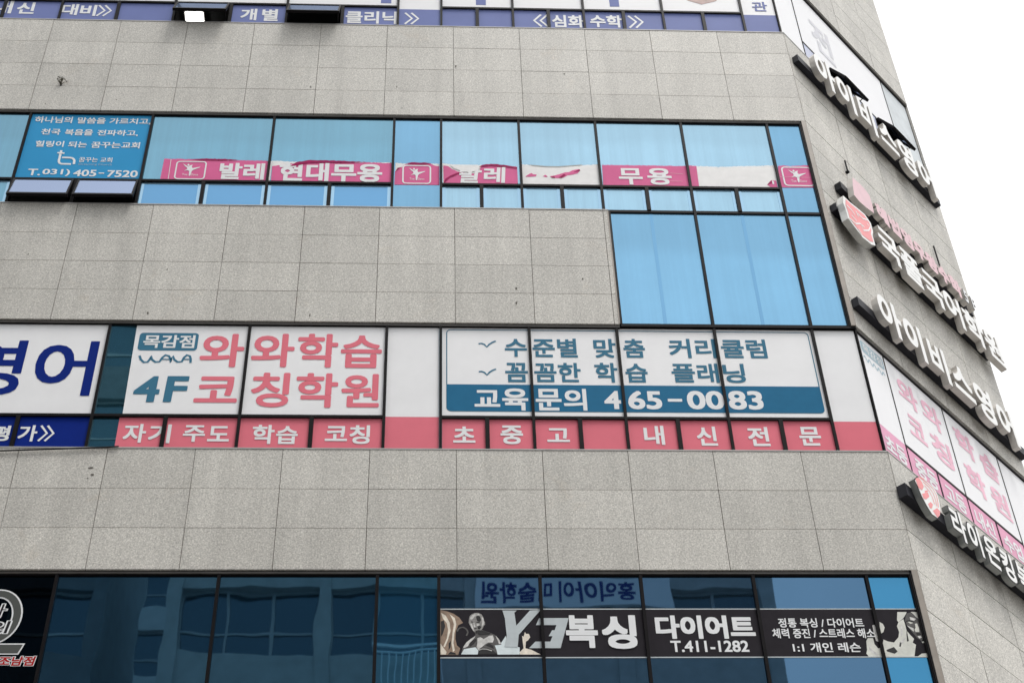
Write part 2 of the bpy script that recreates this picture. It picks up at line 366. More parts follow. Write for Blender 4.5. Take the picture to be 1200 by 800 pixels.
m.wbox(-13, FX - .3, 14, 14.2, 0, 27.6, GRAN); m.wbox(-13.2, -13, 0, 14.2, 0, 27.6, GRAN)
m.build('rear_wall', OB)
m = MB(CORE)
for z in (9.7, 13.1, 20.9): m.wbox(-12.9, XC - .2, .2, 13.9, z - .1, z + .1, CORE)
m.wbox(-12.9, XC - .2, .2, 13.9, 16.6, 16.8, CORE)
m.wbox(-12.9, XC - .2, 5.0, 5.1, 9.8, 27, CORE)
m.build('floor_slab', OB)
m = MB(ROOMC); m.wbox(-12.9, XC - .2, .16, 4.9, 24.1, 24.2, ROOMC); m.wbox(-12.9, XC - .2, .16, 4.9, 19.9, 20.0, ROOMC); m.build('suspended_ceiling', OB)
m = MB(GRAN); m.face([(-13, 0, 27.58), (XC, 0, 27.58), (FX - .1, FY, 27.58), (FX - .1, 14, 27.58), (-13, 14, 27.58)], GRAN); m.build('roof', OB)
# ceiling lamp seen through the open vent
LAMP = bpy.data.materials.new('lamp_panel'); LAMP.use_nodes = True
_p = LAMP.node_tree.nodes['Principled BSDF']; _p.inputs['Emission Color'].default_value = (1, .98, .95, 1); _p.inputs['Emission Strength'].default_value = 5
_p.inputs['Base Color'].default_value = (.8, .8, .8, 1)
m = MB(ALU); m.wbox(-4.13, -3.80, 1.58, 1.92, 24.06, 24.098, ALU); cl_ = tag(m.build('ceiling_lamp'), 'white square ceiling lamp glowing inside the left open top vent', 'ceiling lamp')
m = MB(LAMP); m.wbox(-4.11, -3.82, 1.60, 1.90, 24.05, 24.059, LAMP); m.build('diffuser', cl_)

# head flashings over each band of windows
def head(F, u0, u1, z):
    m = MB(BAR); m.box(F, u0, u1, z - .040, z - .016, -.05, -.018, BAR); m.box(F, u0, u1, z - .052, z - .041, -.06, -.035, BLACK); m.box(F, u0, u1, z - .015, z - .0005, -.05, -.03, BLACK)
    return m.build('head_flashing', OB)
head(MAIN, -13, XC - .02, 19.387); head(MAIN, -13, 2.33, 15.33); head(MAIN, -13, XC - .02, 11.645); head(MAIN, -13, XC, 23.72)
head(SIDE_F, .03, SE, 15.33); head(SIDE_F, .0, SE, 23.72)
m = MB(FRAME); m.box(MAIN, 2.34, XC, 15.30, 15.335, -.06, -.012, FRAME); m.build('head_flashing', OB)
m = MB(ALU)
for F, u0, u1, z in ((MAIN, -13, XC, 21.50), (MAIN, -13, 2.33, 17.43), (MAIN, -13, XC, 13.30), (SIDE_F, 0, SE, 21.50), (SIDE_F, 0, SE, 13.30)):
    m.box(F, u0, u1, z + .0005, z + .016, -.06, .006, ALU)
m.build('window_sill', OB)
for u0, u1, z0, z1, oo, mt in ((5.222, 5.279, 15.34, 19.386, .004, TRIM), (5.205, 5.2215, 15.34, 19.386, -.01, BLACK), (5.216, 5.279, 9.5, 11.644, .004, TRIM), (5.198, 5.2155, 9.5, 11.644, -.01, BLACK), (2.336, 2.352, 15.335, 17.43, .002, BLACK), (2.318, 2.3355, 15.34, 17.43, .003, TRIM)):
    m = MB(mt); m.box(MAIN, u0, u1, z0, z1, -.06 if mt is BLACK or u0 > 3 else -.02, oo, mt); m.build('corner_trim', OB)      # returns at the corner beside the bands

def window(F, u0, u1, zs, zt, z1, pane, vents=0, low=None, opened=None, mw=.035, vw=.048, split=None, inner=False, fo=-.02):
    """one bay: frame (the part), panes and awning sashes (its sub-parts)"""
    h = mw / 2 - .0006
    fr = MB(FRAME); fr.box(F, u0, u0 + h, zs, z1, -.075, fo, FRAME); fr.box(F, u1 - h, u1, zs, z1, -.075, fo, FRAME)
    fr.box(F, u0 + h, u1 - h, z1 - .012, z1, -.075, -.03, FRAME); fr.box(F, u0 + h, u1 - h, zs, zs + .03, -.075, -.03, FRAME)
    if vents:
        fr.box(F, u0 + h, u1 - h, zt - .018, zt + .018, -.075, min(fo - .002, -.022), FRAME)
        w = (u1 - u0) / vents
        for k in range(1, vents): fr.box(F, u0 + k * w - vw / 2, u0 + k * w + vw / 2, zs + .03, zt - .018, -.075, fo - .0005, FRAME)
    o = fr.build('window', OB)
    p = MB(pane); p.box(F, u0 + h, u1 - h, (zt + .018) if vents else zs + .03, z1 - .012, -.062, -.05, pane)
    if split: p.box(F, split - .022, split + .022, (zt + .018) if vents else zs + .03, z1 - .012, -.05, -.0485, G_SEAM)
    p.build('pane', o)
    lowm = low or pane
    for k in range(vents):
        w = (u1 - u0) / vents; a0 = u0 + k * w + (h if k == 0 else vw / 2); a1 = u0 + (k + 1) * w - (h if k == vents - 1 else vw / 2)
        ang = R(opened.get(k, 0)) if opened else 0
        if not ang:
            p = MB(lowm); p.box(F, a0, a1, zs + .03, zt - .018, -.062, -.054, lowm)
            if inner:
                for (b0, b1, c0, c1) in ((a0, a0 + .045, zs + .03, zt - .018), (a1 - .045, a1, zs + .03, zt - .018), (a0 + .045, a1 - .045, zt - .055, zt - .018), (a0 + .045, a1 - .045, zs + .03, zs + .06)):
                    p.box(F, b0 + .001, b1 - .001, c0 + .001, c1 - .001, -.0535, -.050, G_RIM)
            p.build('pane', o)
        else:
            sa = MB(FRAME); Ls = zt - .018 - zs - .03; ca, sn = math.cos(ang), math.sin(ang); zt_, of = zt - .02, -.02
            def P(u, d, t): return F.p(u, zt_ - d * ca + t * sn, of + d * sn + t * ca)
            def hb(ua, ub, d0, d1, t0, t1, mt): sa.hexa([P(ua, d1, t0), P(ub, d1, t0), P(ub, d0, t0), P(ua, d0, t0), P(ua, d1, t1), P(ub, d1, t1), P(ub, d0, t1), P(ua, d0, t1)], mt)
            hb(a0 + .004, a0 + .03, 0, Ls, -.03, .012, FRAME); hb(a1 - .03, a1 - .004, 0, Ls, -.03, .012, FRAME)
            hb(a0 + .03, a1 - .03, 0, .02, -.03, .012, FRAME); hb(a0 + .03, a1 - .03, Ls - .035, Ls, -.03, .014, FRAME)
            hb(a0 + .03, a1 - .03, .02, Ls - .035, -.012, .004, lowm)
            q = sa.build('awning_sash', o)
            for ua in (a0 + .03, a1 - .03): st = MB(FRAME); st.tube([F.p(ua, zs + .10, -.03), P(ua, Ls * .75, -.03)], .008, FRAME, 6); st.build('stay_arm', o)
    return o
G_SEAM = glass('blue_glass_seam', (0.161, 0.322, 0.484, 1), .6, (0.114, 0.294, 0.494, 1))
G_LEFTV = glass('blue_glass_low', (0.150, 0.310, 0.500, 1), .62, (0.076, 0.255, 0.459, 1))
G_RIM = glass('blue_glass_rim', (0.297, 0.451, 0.583, 1), .62, (0.280, 0.490, 0.660, 1))
G_SASH = glass('pale_sash_glass', (0.228, 0.274, 0.380, 1), .75, (0.192, 0.240, 0.352, 1))
XG = [-8.87, -7.2, -5.53, -3.86, -2.19, -.525, .127, 1.21, 2.287, 3.5, 4.725]
G_OPEN = {}
# top band
Z1S, Z1T, Z1H = 21.515, 22.04, 23.66
for i in range(len(XG) - 1):
    nar = i == 5
    window(MAIN, XG[i], XG[i + 1], Z1S, Z1T, Z1H, G_BLUE, 0 if nar else 2, low=G_SASH if i in (3, 4) else None, opened={3: {0: 24}, 4: {0: 24}}.get(i))
window(MAIN, 4.725, 5.275, Z1S, Z1T, Z1H, G_BLUE, 0)
# second band
Z2S, Z2T, Z2H = 17.445, 17.95, 19.345
for i in range(len(XG) - 1):
    nar = i == 5
    gl_ = G_LEFT if i in (3, 4) else (G_BLUE if i > 5 else G_BLUE2)
    window(MAIN, XG[i], XG[i + 1], Z2S, Z2T, Z2H, G_LEFT if i < 5 else gl_, 0 if nar else 2, low=G_SASH if i == 2 else G_LEFTV if i in (3, 4) else None, opened={2: {0: 15.5, 1: 15.5}}.get(i), inner=i != 2)
window(MAIN, 4.725, 5.206, Z2S, Z2T, Z2H, G_BLUE2, 0)
# tall fixed panes under the second band
for a, b, sp in ((2.352, 3.5, 2.91), (3.5, 4.725, 4.13), (4.725, 5.206, None)): window(MAIN, a, b, 15.336, 0, 17.443, G_BLUE2, 0, split=sp)
# third band
Z3S, Z3T, Z3H = 13.316, 13.82, 15.30
XG3 = XG[:3] + [-3.87, -2.19, -.53, .127, 1.21, 2.29, 3.5, 4.72]
for i in range(len(XG3) - 1): window(MAIN, XG3[i], XG3[i + 1], Z3S, Z3T, Z3H, G_TEAL, 0 if i == 5 else 2)
window(MAIN, 4.72, 5.277, Z3S, Z3T, Z3H, G_TEAL, 0)
# fourth band: tall dark panes
XG4 = [-8.87, -7.2, -5.53, -3.9, -2.21, -.54, .112, 1.19, 2.27, 3.485, 4.72]
G4 = [G_NIGHT, G_NIGHT, G_NIGHT, G_DARK, G_DARK, G_NAVY, G_GYM, G_GYM, G_GYM, G_GYM]
for i in range(len(XG4) - 1): window(MAIN, XG4[i], XG4[i + 1], 9.5, 0, 11.60, G4[i], 0)
window(MAIN, 4.72, 5.20, 9.5, 0, 11.60, G_GYMB, 0)
# turned facade: top band and third band
AWN = 27
SG = [.0, .70, 3.45, 4.25]
for i in range(3): window(SIDE_F, max(SG[i], .009), SG[i + 1], Z1S, Z1T, Z1H, G_BLUE, (0, 4, 0)[i], low=G_SASH, opened={1: {1: AWN, 3: AWN}}.get(i), mw=.016, vw=.03, fo=-.04)
SG3 = [.0, .645, 2.05, 3.46, 4.25]
for i in range(4): window(SIDE_F, max(SG3[i], .009), SG3[i + 1], Z3S, Z3T, Z3H, G_TEAL, (0, 2, 2, 0)[i], mw=.016, vw=.026, fo=-.04)

# ---------------------------------------------------------------- window films and signs, main facade
def film_panels(t, F, rects, mt, off=-.047, name='film', th=.002):
    for r in rects:
        m = MB(mt); m.box(F, r[0], r[1], r[2], r[3], off - th, off, mt); m.build(name, t)
OF = -.047; OL = -.0445; OL2 = -.043
VOF = -.0475
def bays(xg, i0, i1, vents, zs, zt, z1, e=.0178, ev=.0245):
    """panel rectangles: uppers and vents of bays i0..i1-1"""
    up, lo = [], []
    for i in range(i0, i1):
        a, b = xg[i], xg[i + 1]; up.append((a + e, b - e, zt + .018, z1 - .012))
        c = (a + b) / 2; lo += [(a + e, c - ev, zs + .031, zt - .018), (c + ev, b - e, zs + .031, zt - .018)]
    return up, lo

# --- top band: lilac strip with white words
GT = 'academy window films along the top band of windows'
t = thing('window_sign', 'periwinkle window film with white lettering and a chevron at the top left', 'window sign', (-4.7, .045, 21.5), GT)
up, lo = bays(XG, 0, 3, 2, Z1S, Z1T, Z1H)
u2, l2 = bays(XG, 3, 4, 2, Z1S, Z1T, Z1H)
film_panels(t, MAIN, up[1:], WHITE2); film_panels(t, MAIN, lo[2:], LILAC, VOF)
m = MB(LETW)
for b, bx in (('내', (-6.549,-6.25,21.697,22.024)), ('신', (-6.183,-5.921,21.697,21.992)), ('대', (-5.528,-5.284,21.685,21.969)), ('비', (-5.25,-5.012,21.672,21.956))): m.text(MAIN, b, bx, OL, LETW, bold=.03)
chevrons(m, MAIN, (-4.992,-4.786,21.679,21.953), OL, LETW); m.build('lettering', t)
t = thing('window_sign', 'periwinkle window film with white lettering broken by two open vents', 'window sign', (-1.5, .045, 21.5), GT)
u2, l2 = bays(XG, 3, 5, 2, Z1S, Z1T, Z1H)
film_panels(t, MAIN, u2, WHITE2); film_panels(t, MAIN, [l2[1], l2[3]], LILAC, VOF)
n_ = (XG[5] + .0178, XG[6] - .0178, Z1S + .031, Z1H - .012)
film_panels(t, MAIN, [(n_[0], n_[1], n_[2], 22.0)], LILAC, VOF); film_panels(t, MAIN, [(n_[0], n_[1], 22.0, n_[3])], WHITE2, VOF)
m = MB(LETW)
for b, bx in (('개', (-2.874,-2.633,21.638,21.934)), ('별', (-2.556,-2.315,21.626,21.933)), ('클리닉', (-1.308,-0.542,21.608,21.927))): m.text(MAIN, b, bx, OL, LETW, bold=.03)
chevrons(m, MAIN, (-0.419,-0.209,21.616,21.902), OL, LETW)
for r in ((-0.79,-0.634,22.146,22.741),): m.box(MAIN, r[0], r[1], r[2], r[3], OL - .002, OL, LILACP)
m.build('lettering', t)
t = thing('window_sign', 'periwinkle window film with white words between two pairs of chevrons', 'window sign', (2.7, .045, 21.5), GT)
u2, l2 = bays(XG, 6, 10, 2, Z1S, Z1T, Z1H)
film_panels(t, MAIN, u2, WHITE2); film_panels(t, MAIN, l2, LILAC, VOF)
film_panels(t, MAIN, [(4.746, 5.253, Z1S + .031, 22.02)], LILAC, VOF); film_panels(t, MAIN, [(4.746, 5.253, 22.02, Z1H - .012)], WHITE2, VOF)
m = MB(LETW)
chevrons(m, MAIN, (1.515,1.735,21.611,21.92), OL, LETW, right=False); chevrons(m, MAIN, (2.966,3.188,21.623,21.933), OL, LETW)
m.text(MAIN, '심화', (1.799,2.285,21.602,21.922), OL, LETW, bold=.03); m.text(MAIN, '수학', (2.376,2.864,21.619,21.941), OL, LETW, bold=.03)
m.text(MAIN, '관', (4.908,5.148,22.118,22.37), OL, LILACP, bold=.02)
for r in ((0.655,0.806,22.148,22.791), (2.706,2.852,22.17,22.816)): m.box(MAIN, r[0], r[1], r[2], r[3], OL - .002, OL, LILACP)
m.build('lettering', t)
CREST = mat('brown_pink_print', (.42, .27, .25, 1), .5, .3, var=.25, vscale=9)
m = MB(CREST); m.poly(MAIN, [(3.83,22.711),(4.498,22.687),(4.475,22.501),(4.352,22.359),(4.129,22.271),(3.928,22.367),(3.822,22.502)], OL, CREST); m.poly(MAIN, [(4.035,22.625),(4.301,22.611),(4.274,22.494),(4.146,22.421),(4.036,22.509)], OL2, WHITE2); m.build('crest', t)

# --- second band: church sign
t = thing('window_sign', 'sky blue window sign with white Korean prayer lines and a telephone number', 'window sign', (-4.7, .045, 18.0))
film_panels(t, MAIN, [(XG[2] + .0178, XG[3] - .0178, Z2T + .018, Z2H - .012)], CYAN)
m = MB(LETW)
for b, bx in (('하나님의', (-5.461,-4.952,19.143,19.282)), ('말씀을', (-4.88,-4.497,19.141,19.272)), ('가르치고,', (-4.443,-3.879,19.135,19.27)),
              ('천국', (-5.33,-5.072,18.888,19.016)), ('복음을', (-5.012,-4.633,18.882,19.011)), ('전파하고,', (-4.573,-4.02,18.879,19.008)),
              ('힐링이', (-5.365,-4.984,18.629,18.756)), ('되는', (-4.924,-4.674,18.623,18.75)), ('꿈꾸는교회', (-4.615,-3.964,18.62,18.752))):
    m.text(MAIN, b, bx, OL, LETW, bold=.022)
for b, bx in (('T.', (-5.363,-5.195,18.034,18.167)), ('031)', (-5.171,-4.808,18.025,18.168)), ('405', (-4.762,-4.46,18.027,18.163)), ('-', (-4.432,-4.359,18.087,18.108)), ('7520', (-4.318,-3.914,18.02,18.16))):
    m.text(MAIN, b, bx, OL, LETW, bold=.022)
m.text(MAIN, '꿈꾸는 교회', (-4.732,-4.291,18.321,18.421), OL, LETW, bold=.015); m.text(MAIN, 'Dreaming Church', (-4.722,-4.283,18.247,18.296), OL, TEALF, bold=.0)
m.build('lettering', t)
m = MB(LETW)
m.stroke(MAIN, [(-4.997,18.56),(-4.997,18.492),(-4.995,18.42),(-4.995,18.353),(-4.989,18.317),(-4.975,18.292),(-4.951,18.279),(-4.824,18.276)], .032, OL, LETW)
m.stroke(MAIN, [(-5.041,18.506),(-4.945,18.499)], .028, OL2, LETW)
m.stroke(MAIN, [(-4.962,18.409),(-4.853,18.406),(-4.822,18.396),(-4.798,18.371),(-4.788,18.341),(-4.785,18.274)], .032, OL2, LETW)
m.build('cross_logo', t)

# --- second band: ballet strips, one film on each pane
GB = 'magenta dance school films on the second band of windows'
def dancer(m, b, off):
    u0, u1, z0, z1 = b; w, h = u1 - u0, z1 - z0
    q = lambda L_: [(u0 + w * a, z0 + h * c) for a, c in L_]
    m.stroke(MAIN, rrect(u0, u1, z0, z1, h * .13), h * .055, off, LETW, True)
    m.poly(MAIN, q([(.20, .88), (.34, .76), (.40, .70), (.46, .78), (.55, .82), (.52, .70), (.56, .62), (.82, .70), (.80, .66), (.60, .52), (.55, .46), (.52, .18), (.47, .18), (.46, .45), (.40, .50), (.28, .46), (.38, .56), (.36, .66), (.30, .72)]), off, LETW)
    m.poly(MAIN, circ(u0 + w * .40, z0 + h * .80, w * .035, h * .06, 10), off, LETW)
    m.marks.pop() if False else None
    _k = len(m.marks); m.text(MAIN, 'Toe', (u0 + w * .24, u0 + w * .42, z0 + h * .19, z0 + h * .31), off, LETW, bold=.0); m.text(MAIN, 'Dance', (u0 + w * .55, u0 + w * .78, z0 + h * .19, z0 + h * .31), off, LETW, bold=.0)
    del m.marks[_k:]
ZP = lambda u: 0
OW, OP, OT, OR_ = -.0485, -.0465, -.0435, -.041
t = thing('window_banner', 'magenta film with ballet dancer badge and two white syllables, beside the sky blue sign', 'window sign', (-2.9, .045, 18.0), GB)
m = MB(MAG); m.poly(MAIN, ragged([(-3.603,18.416),(-2.195,18.401),(-2.174,17.972),(-3.455,17.981),(-3.607,17.983)]), OP, MAG); m.build('film', t)
m = MB(LETW); dancer(m, (-3.422,-3.032,18.004,18.361), OT); m.text(MAIN, '발레', (-2.842,-2.241,18.004,18.344), OT, LETW, bold=.035); m.box(MAIN, *(-2.175,-2.155,17.969,18.402), OW - .001, OW, TORN)
m.stroke(MAIN, [(-3.51,18.4),(-3.501,17.985)], .008, OT, LETW); m.build('lettering', t)
m = MB(MAGD); m.poly(MAIN, ragged([(-3.265,18.405),(-3.062,18.424),(-2.81,18.422),(-2.603,18.409),(-2.807,18.392),(-3.059,18.393)]), OR_, MAGD); m.build('torn_edge', t)
t = thing('window_banner', 'magenta film with four white syllables, its top edge peeling into a dark curl', 'window sign', (-1.3, .045, 18.0), GB)
m = MB(TORN); m.poly(MAIN, ragged([(-2.156,18.411),(-1.856,18.391),(-0.531,18.401),(-0.533,17.95),(-2.139,17.961)]), OW, TORN); m.build('backing', t)
m = MB(MAG); m.poly(MAIN, ragged([(-2.147,18.295),(-2.068,18.315),(-1.988,18.311),(-1.911,18.359),(-1.818,18.336),(-1.73,18.394),(-1.223,18.395),(-0.762,18.395),(-0.531,18.389),(-0.535,17.964),(-2.142,17.97)]), OP, MAG); m.build('film', t)
m = MB(LETW); m.text(MAIN, '현대무용', (-2.046,-0.664,17.986,18.366), OT, LETW, bold=.035); m.build('lettering', t)
m = MB(MAGD); m.poly(MAIN, ragged([(-1.907,18.291),(-1.832,18.373),(-1.685,18.418),(-1.455,18.426),(-1.167,18.415),(-0.878,18.398),(-1.165,18.375),(-1.453,18.376),(-1.659,18.363),(-1.793,18.312)]), OR_, MAGD); m.build('torn_edge', t)
t = thing('window_banner', 'torn magenta film with ballet dancer badge on the narrow middle pane', 'window sign', (-.2, .045, 18.0), GB)
m = MB(TORN); m.poly(MAIN, ragged([(-0.491,18.402),(-0.346,18.382),(-0.184,18.4),(0.106,18.385),(0.106,18.156),(-0.491,18.162)]), OW, TORN); m.build('backing', t)
m = MB(MAG); m.poly(MAIN, ragged([(-0.493,18.215),(-0.459,18.283),(-0.402,18.306),(-0.357,18.369),(-0.3,18.388),(-0.01,18.386),(0.036,18.351),(0.106,18.338),(0.106,17.949),(-0.498,17.945)]), OP, MAG); m.build('film', t)
m = MB(LETW); dancer(m, (-0.385,-0.016,17.974,18.342), OT); m.build('lettering', t)
m = MB(MAGD); m.poly(MAIN, ragged([(-0.357,18.378),(-0.277,18.405),(-0.068,18.402),(0.001,18.382),(-0.161,18.368),(-0.276,18.373)]), OR_, MAGD); m.poly(MAIN, ragged([(-0.492,18.206),(-0.46,18.287),(-0.402,18.313),(-0.453,18.258)]), OR_, MAGD); m.build('torn_edge', t)
t = thing('window_banner', 'ripped magenta film with two half torn white syllables right of the narrow pane', 'window sign', (.66, .045, 18.0), GB)
m = MB(TORN); m.poly(MAIN, ragged([(0.146,18.407),(0.28,18.381),(0.488,18.375),(0.802,18.378),(1.161,18.33),(1.15,17.966),(0.152,17.955)]), OW, TORN); m.build('backing', t)
m = MB(MAG); m.poly(MAIN, ragged([(0.158,18.357),(0.221,18.344),(0.268,18.293),(0.325,18.253),(0.383,18.215),(0.44,18.208),(0.498,18.191),(0.579,18.202),(0.649,18.265),(0.674,18.368),(0.86,18.39),(1.162,18.348),(1.162,18.01),(1.126,17.96),(0.164,17.95)]), OP, MAG); m.build('film', t)
m = MB(LETW); m.text(MAIN, '발', (0.371,0.671,17.997,18.325), OT, LETW, bold=.03, shear=.1); m.text(MAIN, '레', (0.705,0.994,18.004,18.332), OT, LETW, bold=.03, shear=.05)
m.poly(MAIN, [(0.245,18.373),(0.628,18.374),(0.661,18.31),(0.579,18.237),(0.498,18.214),(0.441,18.238),(0.372,18.258),(0.302,18.294)], OT + .001, TORN); m.build('lettering', t)
m = MB(MAGD); m.poly(MAIN, ragged([(0.638,18.319),(0.686,18.372),(0.802,18.396),(0.977,18.382),(1.161,18.333),(1.16,18.31),(0.975,18.342),(0.802,18.356),(0.697,18.343)]), OR_, MAGD)
m.poly(MAIN, ragged([(0.164,17.99),(0.187,18.078),(0.256,18.142),(0.371,18.211),(0.429,18.227),(0.348,18.172),(0.244,18.099),(0.187,18.017)]), OR_, MAGD); m.build('torn_edge', t)
t = thing('window_banner', 'stripped film left almost white with a few magenta scraps', 'window sign', (1.75, .045, 18.0), GB)
m = MB(TORN); m.poly(MAIN, ragged([(1.228,18.403),(1.384,18.387),(1.558,18.365),(1.733,18.365),(2.028,18.404),(2.275,18.424),(2.278,17.954),(1.218,17.959)]), OW, TORN); m.build('backing', t)
m = MB(MAG); m.poly(MAIN, ragged([(1.265,18.145),(1.307,18.19),(1.355,18.221),(1.377,18.197),(1.423,18.191),(1.41,18.155),(1.329,18.143)]), OP, MAG)
for q in ([(1.503,18.157),(1.539,18.19),(1.572,18.155),(1.548,18.14)], [(1.596,18.16),(1.666,18.178),(1.737,18.208),(1.809,18.245),(1.867,18.253),(1.916,18.292),(1.999,18.317),(2.021,18.292),(1.982,18.231),(1.911,18.201),(1.84,18.183),(1.78,18.134),(1.721,18.122),(1.652,18.128)]): m.poly(MAIN, q, OP, MAG)
for q in ([(1.606,18.141),(1.665,18.16),(1.663,18.118)], [(1.722,18.136),(1.795,18.209),(1.818,18.192),(1.756,18.123)], [(1.925,18.247),(2.011,18.314),(2.021,18.285)]): m.poly(MAIN, q, OT, MAGD)
m.build('film_scraps', t)
m = MB(MAGD); R1 = mat('residue_edge', (.42, .42, .40, 1), .7, .2, var=.2); m.poly(MAIN, [(1.315,18.4),(1.559,18.372),(1.734,18.373),(2.052,18.415),(2.051,18.397),(1.733,18.351),(1.558,18.351),(1.384,18.369)], OP, R1); m.build('torn_edge', t)
t = thing('window_banner', 'clean magenta film with two white syllables and no badge, right of the stripped film', 'window sign', (2.9, .045, 18.0), GB)
m = MB(MAG); m.poly(MAIN, ragged([(2.327,18.414),(3.49,18.414),(3.478,17.967),(2.313,17.958)]), OP, MAG); m.build('film', t)
m = MB(LETW); m.text(MAIN, '무', (2.537,2.864,18.006,18.348), OT, LETW, bold=.03); m.text(MAIN, '용', (2.928,3.262,18.008,18.357), OT, LETW, bold=.03)
for y_, a, b in ((202.8, 752, 798), (204.2, 787, 800), (212.6, 783, 800)): pass
m.stroke(MAIN, [(3.245,18.257),(3.42,18.243)], .007, OT, PINKLT); m.stroke(MAIN, [(3.229,18.091),(3.403,18.086)], .007, OT, PINKLT); m.build('lettering', t)
t = thing('window_banner', 'blank white film with a magenta left end and one magenta scrap', 'window sign', (4.1, .045, 18.0), GB)
m = MB(TORN); m.poly(MAIN, ragged([(3.533,18.425),(3.885,18.411),(3.931,18.398),(3.98,18.413),(4.385,18.436),(4.719,18.454),(4.692,17.984),(3.507,17.969)]), OW, TORN); m.build('backing', t)
m = MB(MAG); m.poly(MAIN, ragged([(3.521,18.425),(3.627,18.422),(3.618,17.97),(3.508,17.971)]), OP, MAG); m.poly(MAIN, ragged([(4.555,18.043),(4.627,18.139),(4.691,18.133),(4.694,17.991),(4.595,18.0)]), OP, MAG); m.build('film', t)
m = MB(MAGD); m.poly(MAIN, [(4.555,18.043),(4.627,18.143),(4.63,18.08)], OT, MAGD); m.poly(MAIN, [(4.631,18.125),(4.654,18.125),(4.656,18.054),(4.632,18.054)], OT, LETW); m.build('torn_edge', t)
t = thing('window_banner', 'magenta film with ballet dancer badge on the last pane at the building corner', 'window sign', (5.0, .045, 18.0), GB)
m = MB(MAG); m.poly(MAIN, ragged([(4.759,18.441),(4.839,18.46),(4.919,18.44),(5.172,18.464),(5.252,18.44),(5.233,17.999),(4.732,17.992)]), OP, MAG); m.build('film', t)
m = MB(LETW); dancer(m, (4.803,5.2,18.032,18.415), OT); m.stroke(MAIN, [(4.731,18.207),(5.238,18.205)], .006, OT, PINKLT); m.build('lettering', t)

# --- third band
t = thing('window_sign', 'white window sign with huge slanted navy lettering over a navy strip at the left edge', 'window sign', (-4.9, .045, 13.35))
up, lo = bays(XG3, 1, 3, 2, Z3S, Z3T, Z3H)
film_panels(t, MAIN, up, WHITE); film_panels(t, MAIN, lo, NAVYB, VOF)
m = MB(NAVY); m.text(MAIN, '영', (-5.511,-4.795,14.126,15.008), OL, NAVY, bold=.018); m.text(MAIN, '어', (-4.655,-3.955,14.127,15.004), OL, NAVY, bold=.018)
m.text(MAIN, '평', (-4.961,-4.757,13.437,13.665), OL, LETW, bold=.03); m.text(MAIN, '가', (-4.661,-4.451,13.432,13.674), OL, LETW, bold=.026); chevrons(m, MAIN, (-4.423,-4.26,13.44,13.669), OL, LETW); m.build('lettering', t)
GW = 'rose and white learning academy films on the third band of windows'
t = thing('window_sign', 'white window sign with large rose lettering, teal 4F and a rose strip below', 'window sign', (-2.1, .045, 13.35), GW)
xl_up, xl_lo = (-3.559,15.266), (-3.53,13.825)
m = MB(WHITE); m.poly(MAIN, [(-3.533, Z3T + .019), (XG3[4] - .0178, Z3T + .019), (XG3[4] - .0178, Z3H - .013), (-3.554, Z3H - .013)], OF, WHITE); m.build('film', t)
film_panels(t, MAIN, [(XG3[4] + .0178, XG3[5] - .0178, Z3T + .019, Z3H - .013)], WHITE)
c_ = (XG3[3] + XG3[4]) / 2
m = MB(PINK); m.poly(MAIN, [(-3.556, Z3S + .032), (c_ - .0245, Z3S + .032), (c_ - .0245, Z3T - .019), (-3.559, Z3T - .019)], VOF, PINK); m.build('film', t)
_, lo = bays(XG3, 4, 5, 2, Z3S, Z3T, Z3H)
film_panels(t, MAIN, [(c_ + .0245, XG3[4] - .0178, Z3S + .032, Z3T - .019)] + lo, PINK, VOF)
m = MB(ROSE)
for b, bx in (('와', (-2.748,-2.231,14.597,15.146)), ('코', (-2.747,-2.246,14.036,14.446)), ('와', (-2.139,-1.63,14.603,15.154)), ('학', (-1.594,-1.109,14.602,15.16)), ('습', (-1.073,-0.581,14.6,15.137)), ('칭', (-2.096,-1.649,13.968,14.513)), ('학', (-1.574,-1.08,13.966,14.512)), ('원', (-1.04,-0.594,13.976,14.503))):
    m.text(MAIN, b, bx, OL, ROSE, bold=.026, rnd=True)
for b, bx in (('자', (-3.484,-3.229,13.421,13.702)), ('기', (-3.199,-2.949,13.416,13.697)), ('주', (-2.81,-2.559,13.438,13.687)), ('도', (-2.529,-2.283,13.446,13.676)), ('학', (-2.025,-1.773,13.411,13.699)), ('습', (-1.753,-1.506,13.413,13.682)), ('코', (-1.196,-0.942,13.461,13.686)), ('칭', (-0.917,-0.683,13.418,13.701))):
    m.text(MAIN, b, bx, OL, LETW, bold=.024)
m.text(MAIN, '4', (-3.453,-3.153,14.036,14.445), OL, TEALP, bold=.03, shear=.03); m.text(MAIN, 'F', (-3.093,-2.836,14.038,14.448), OL, TEALP, bold=.03, shear=.03); m.build('lettering', t)
m = MB(TEALP); bx_ = (-3.499,-2.793,14.862,15.153); m.poly(MAIN, rrect(*bx_, .045), OL, TEALP); m.text(MAIN, '목감점', (-3.444,-2.829,14.9,15.117), OL2, LETW, bold=.025)
m.stroke(MAIN, [(-3.459,14.775),(-3.436,14.712),(-3.395,14.667),(-3.351,14.671),(-3.327,14.727),(-3.323,14.772),(-3.306,14.714),(-3.26,14.672),(-3.211,14.678),(-3.188,14.743),(-3.154,14.788),(-3.111,14.771),(-3.091,14.73),(-3.079,14.666),(-3.079,14.723),(-3.061,14.772),(-3.044,14.716),(-2.999,14.675),(-2.95,14.682),(-2.932,14.745),(-2.902,14.79),(-2.864,14.774),(-2.85,14.732),(-2.845,14.663)], .028, OL, TEALP)
m.stroke(MAIN, [(-3.195,14.717),(-3.095,14.716)], .016, OL2, TEALP); m.stroke(MAIN, [(-2.939,14.72),(-2.853,14.718)], .016, OL2, TEALP); m.build('badge', t)
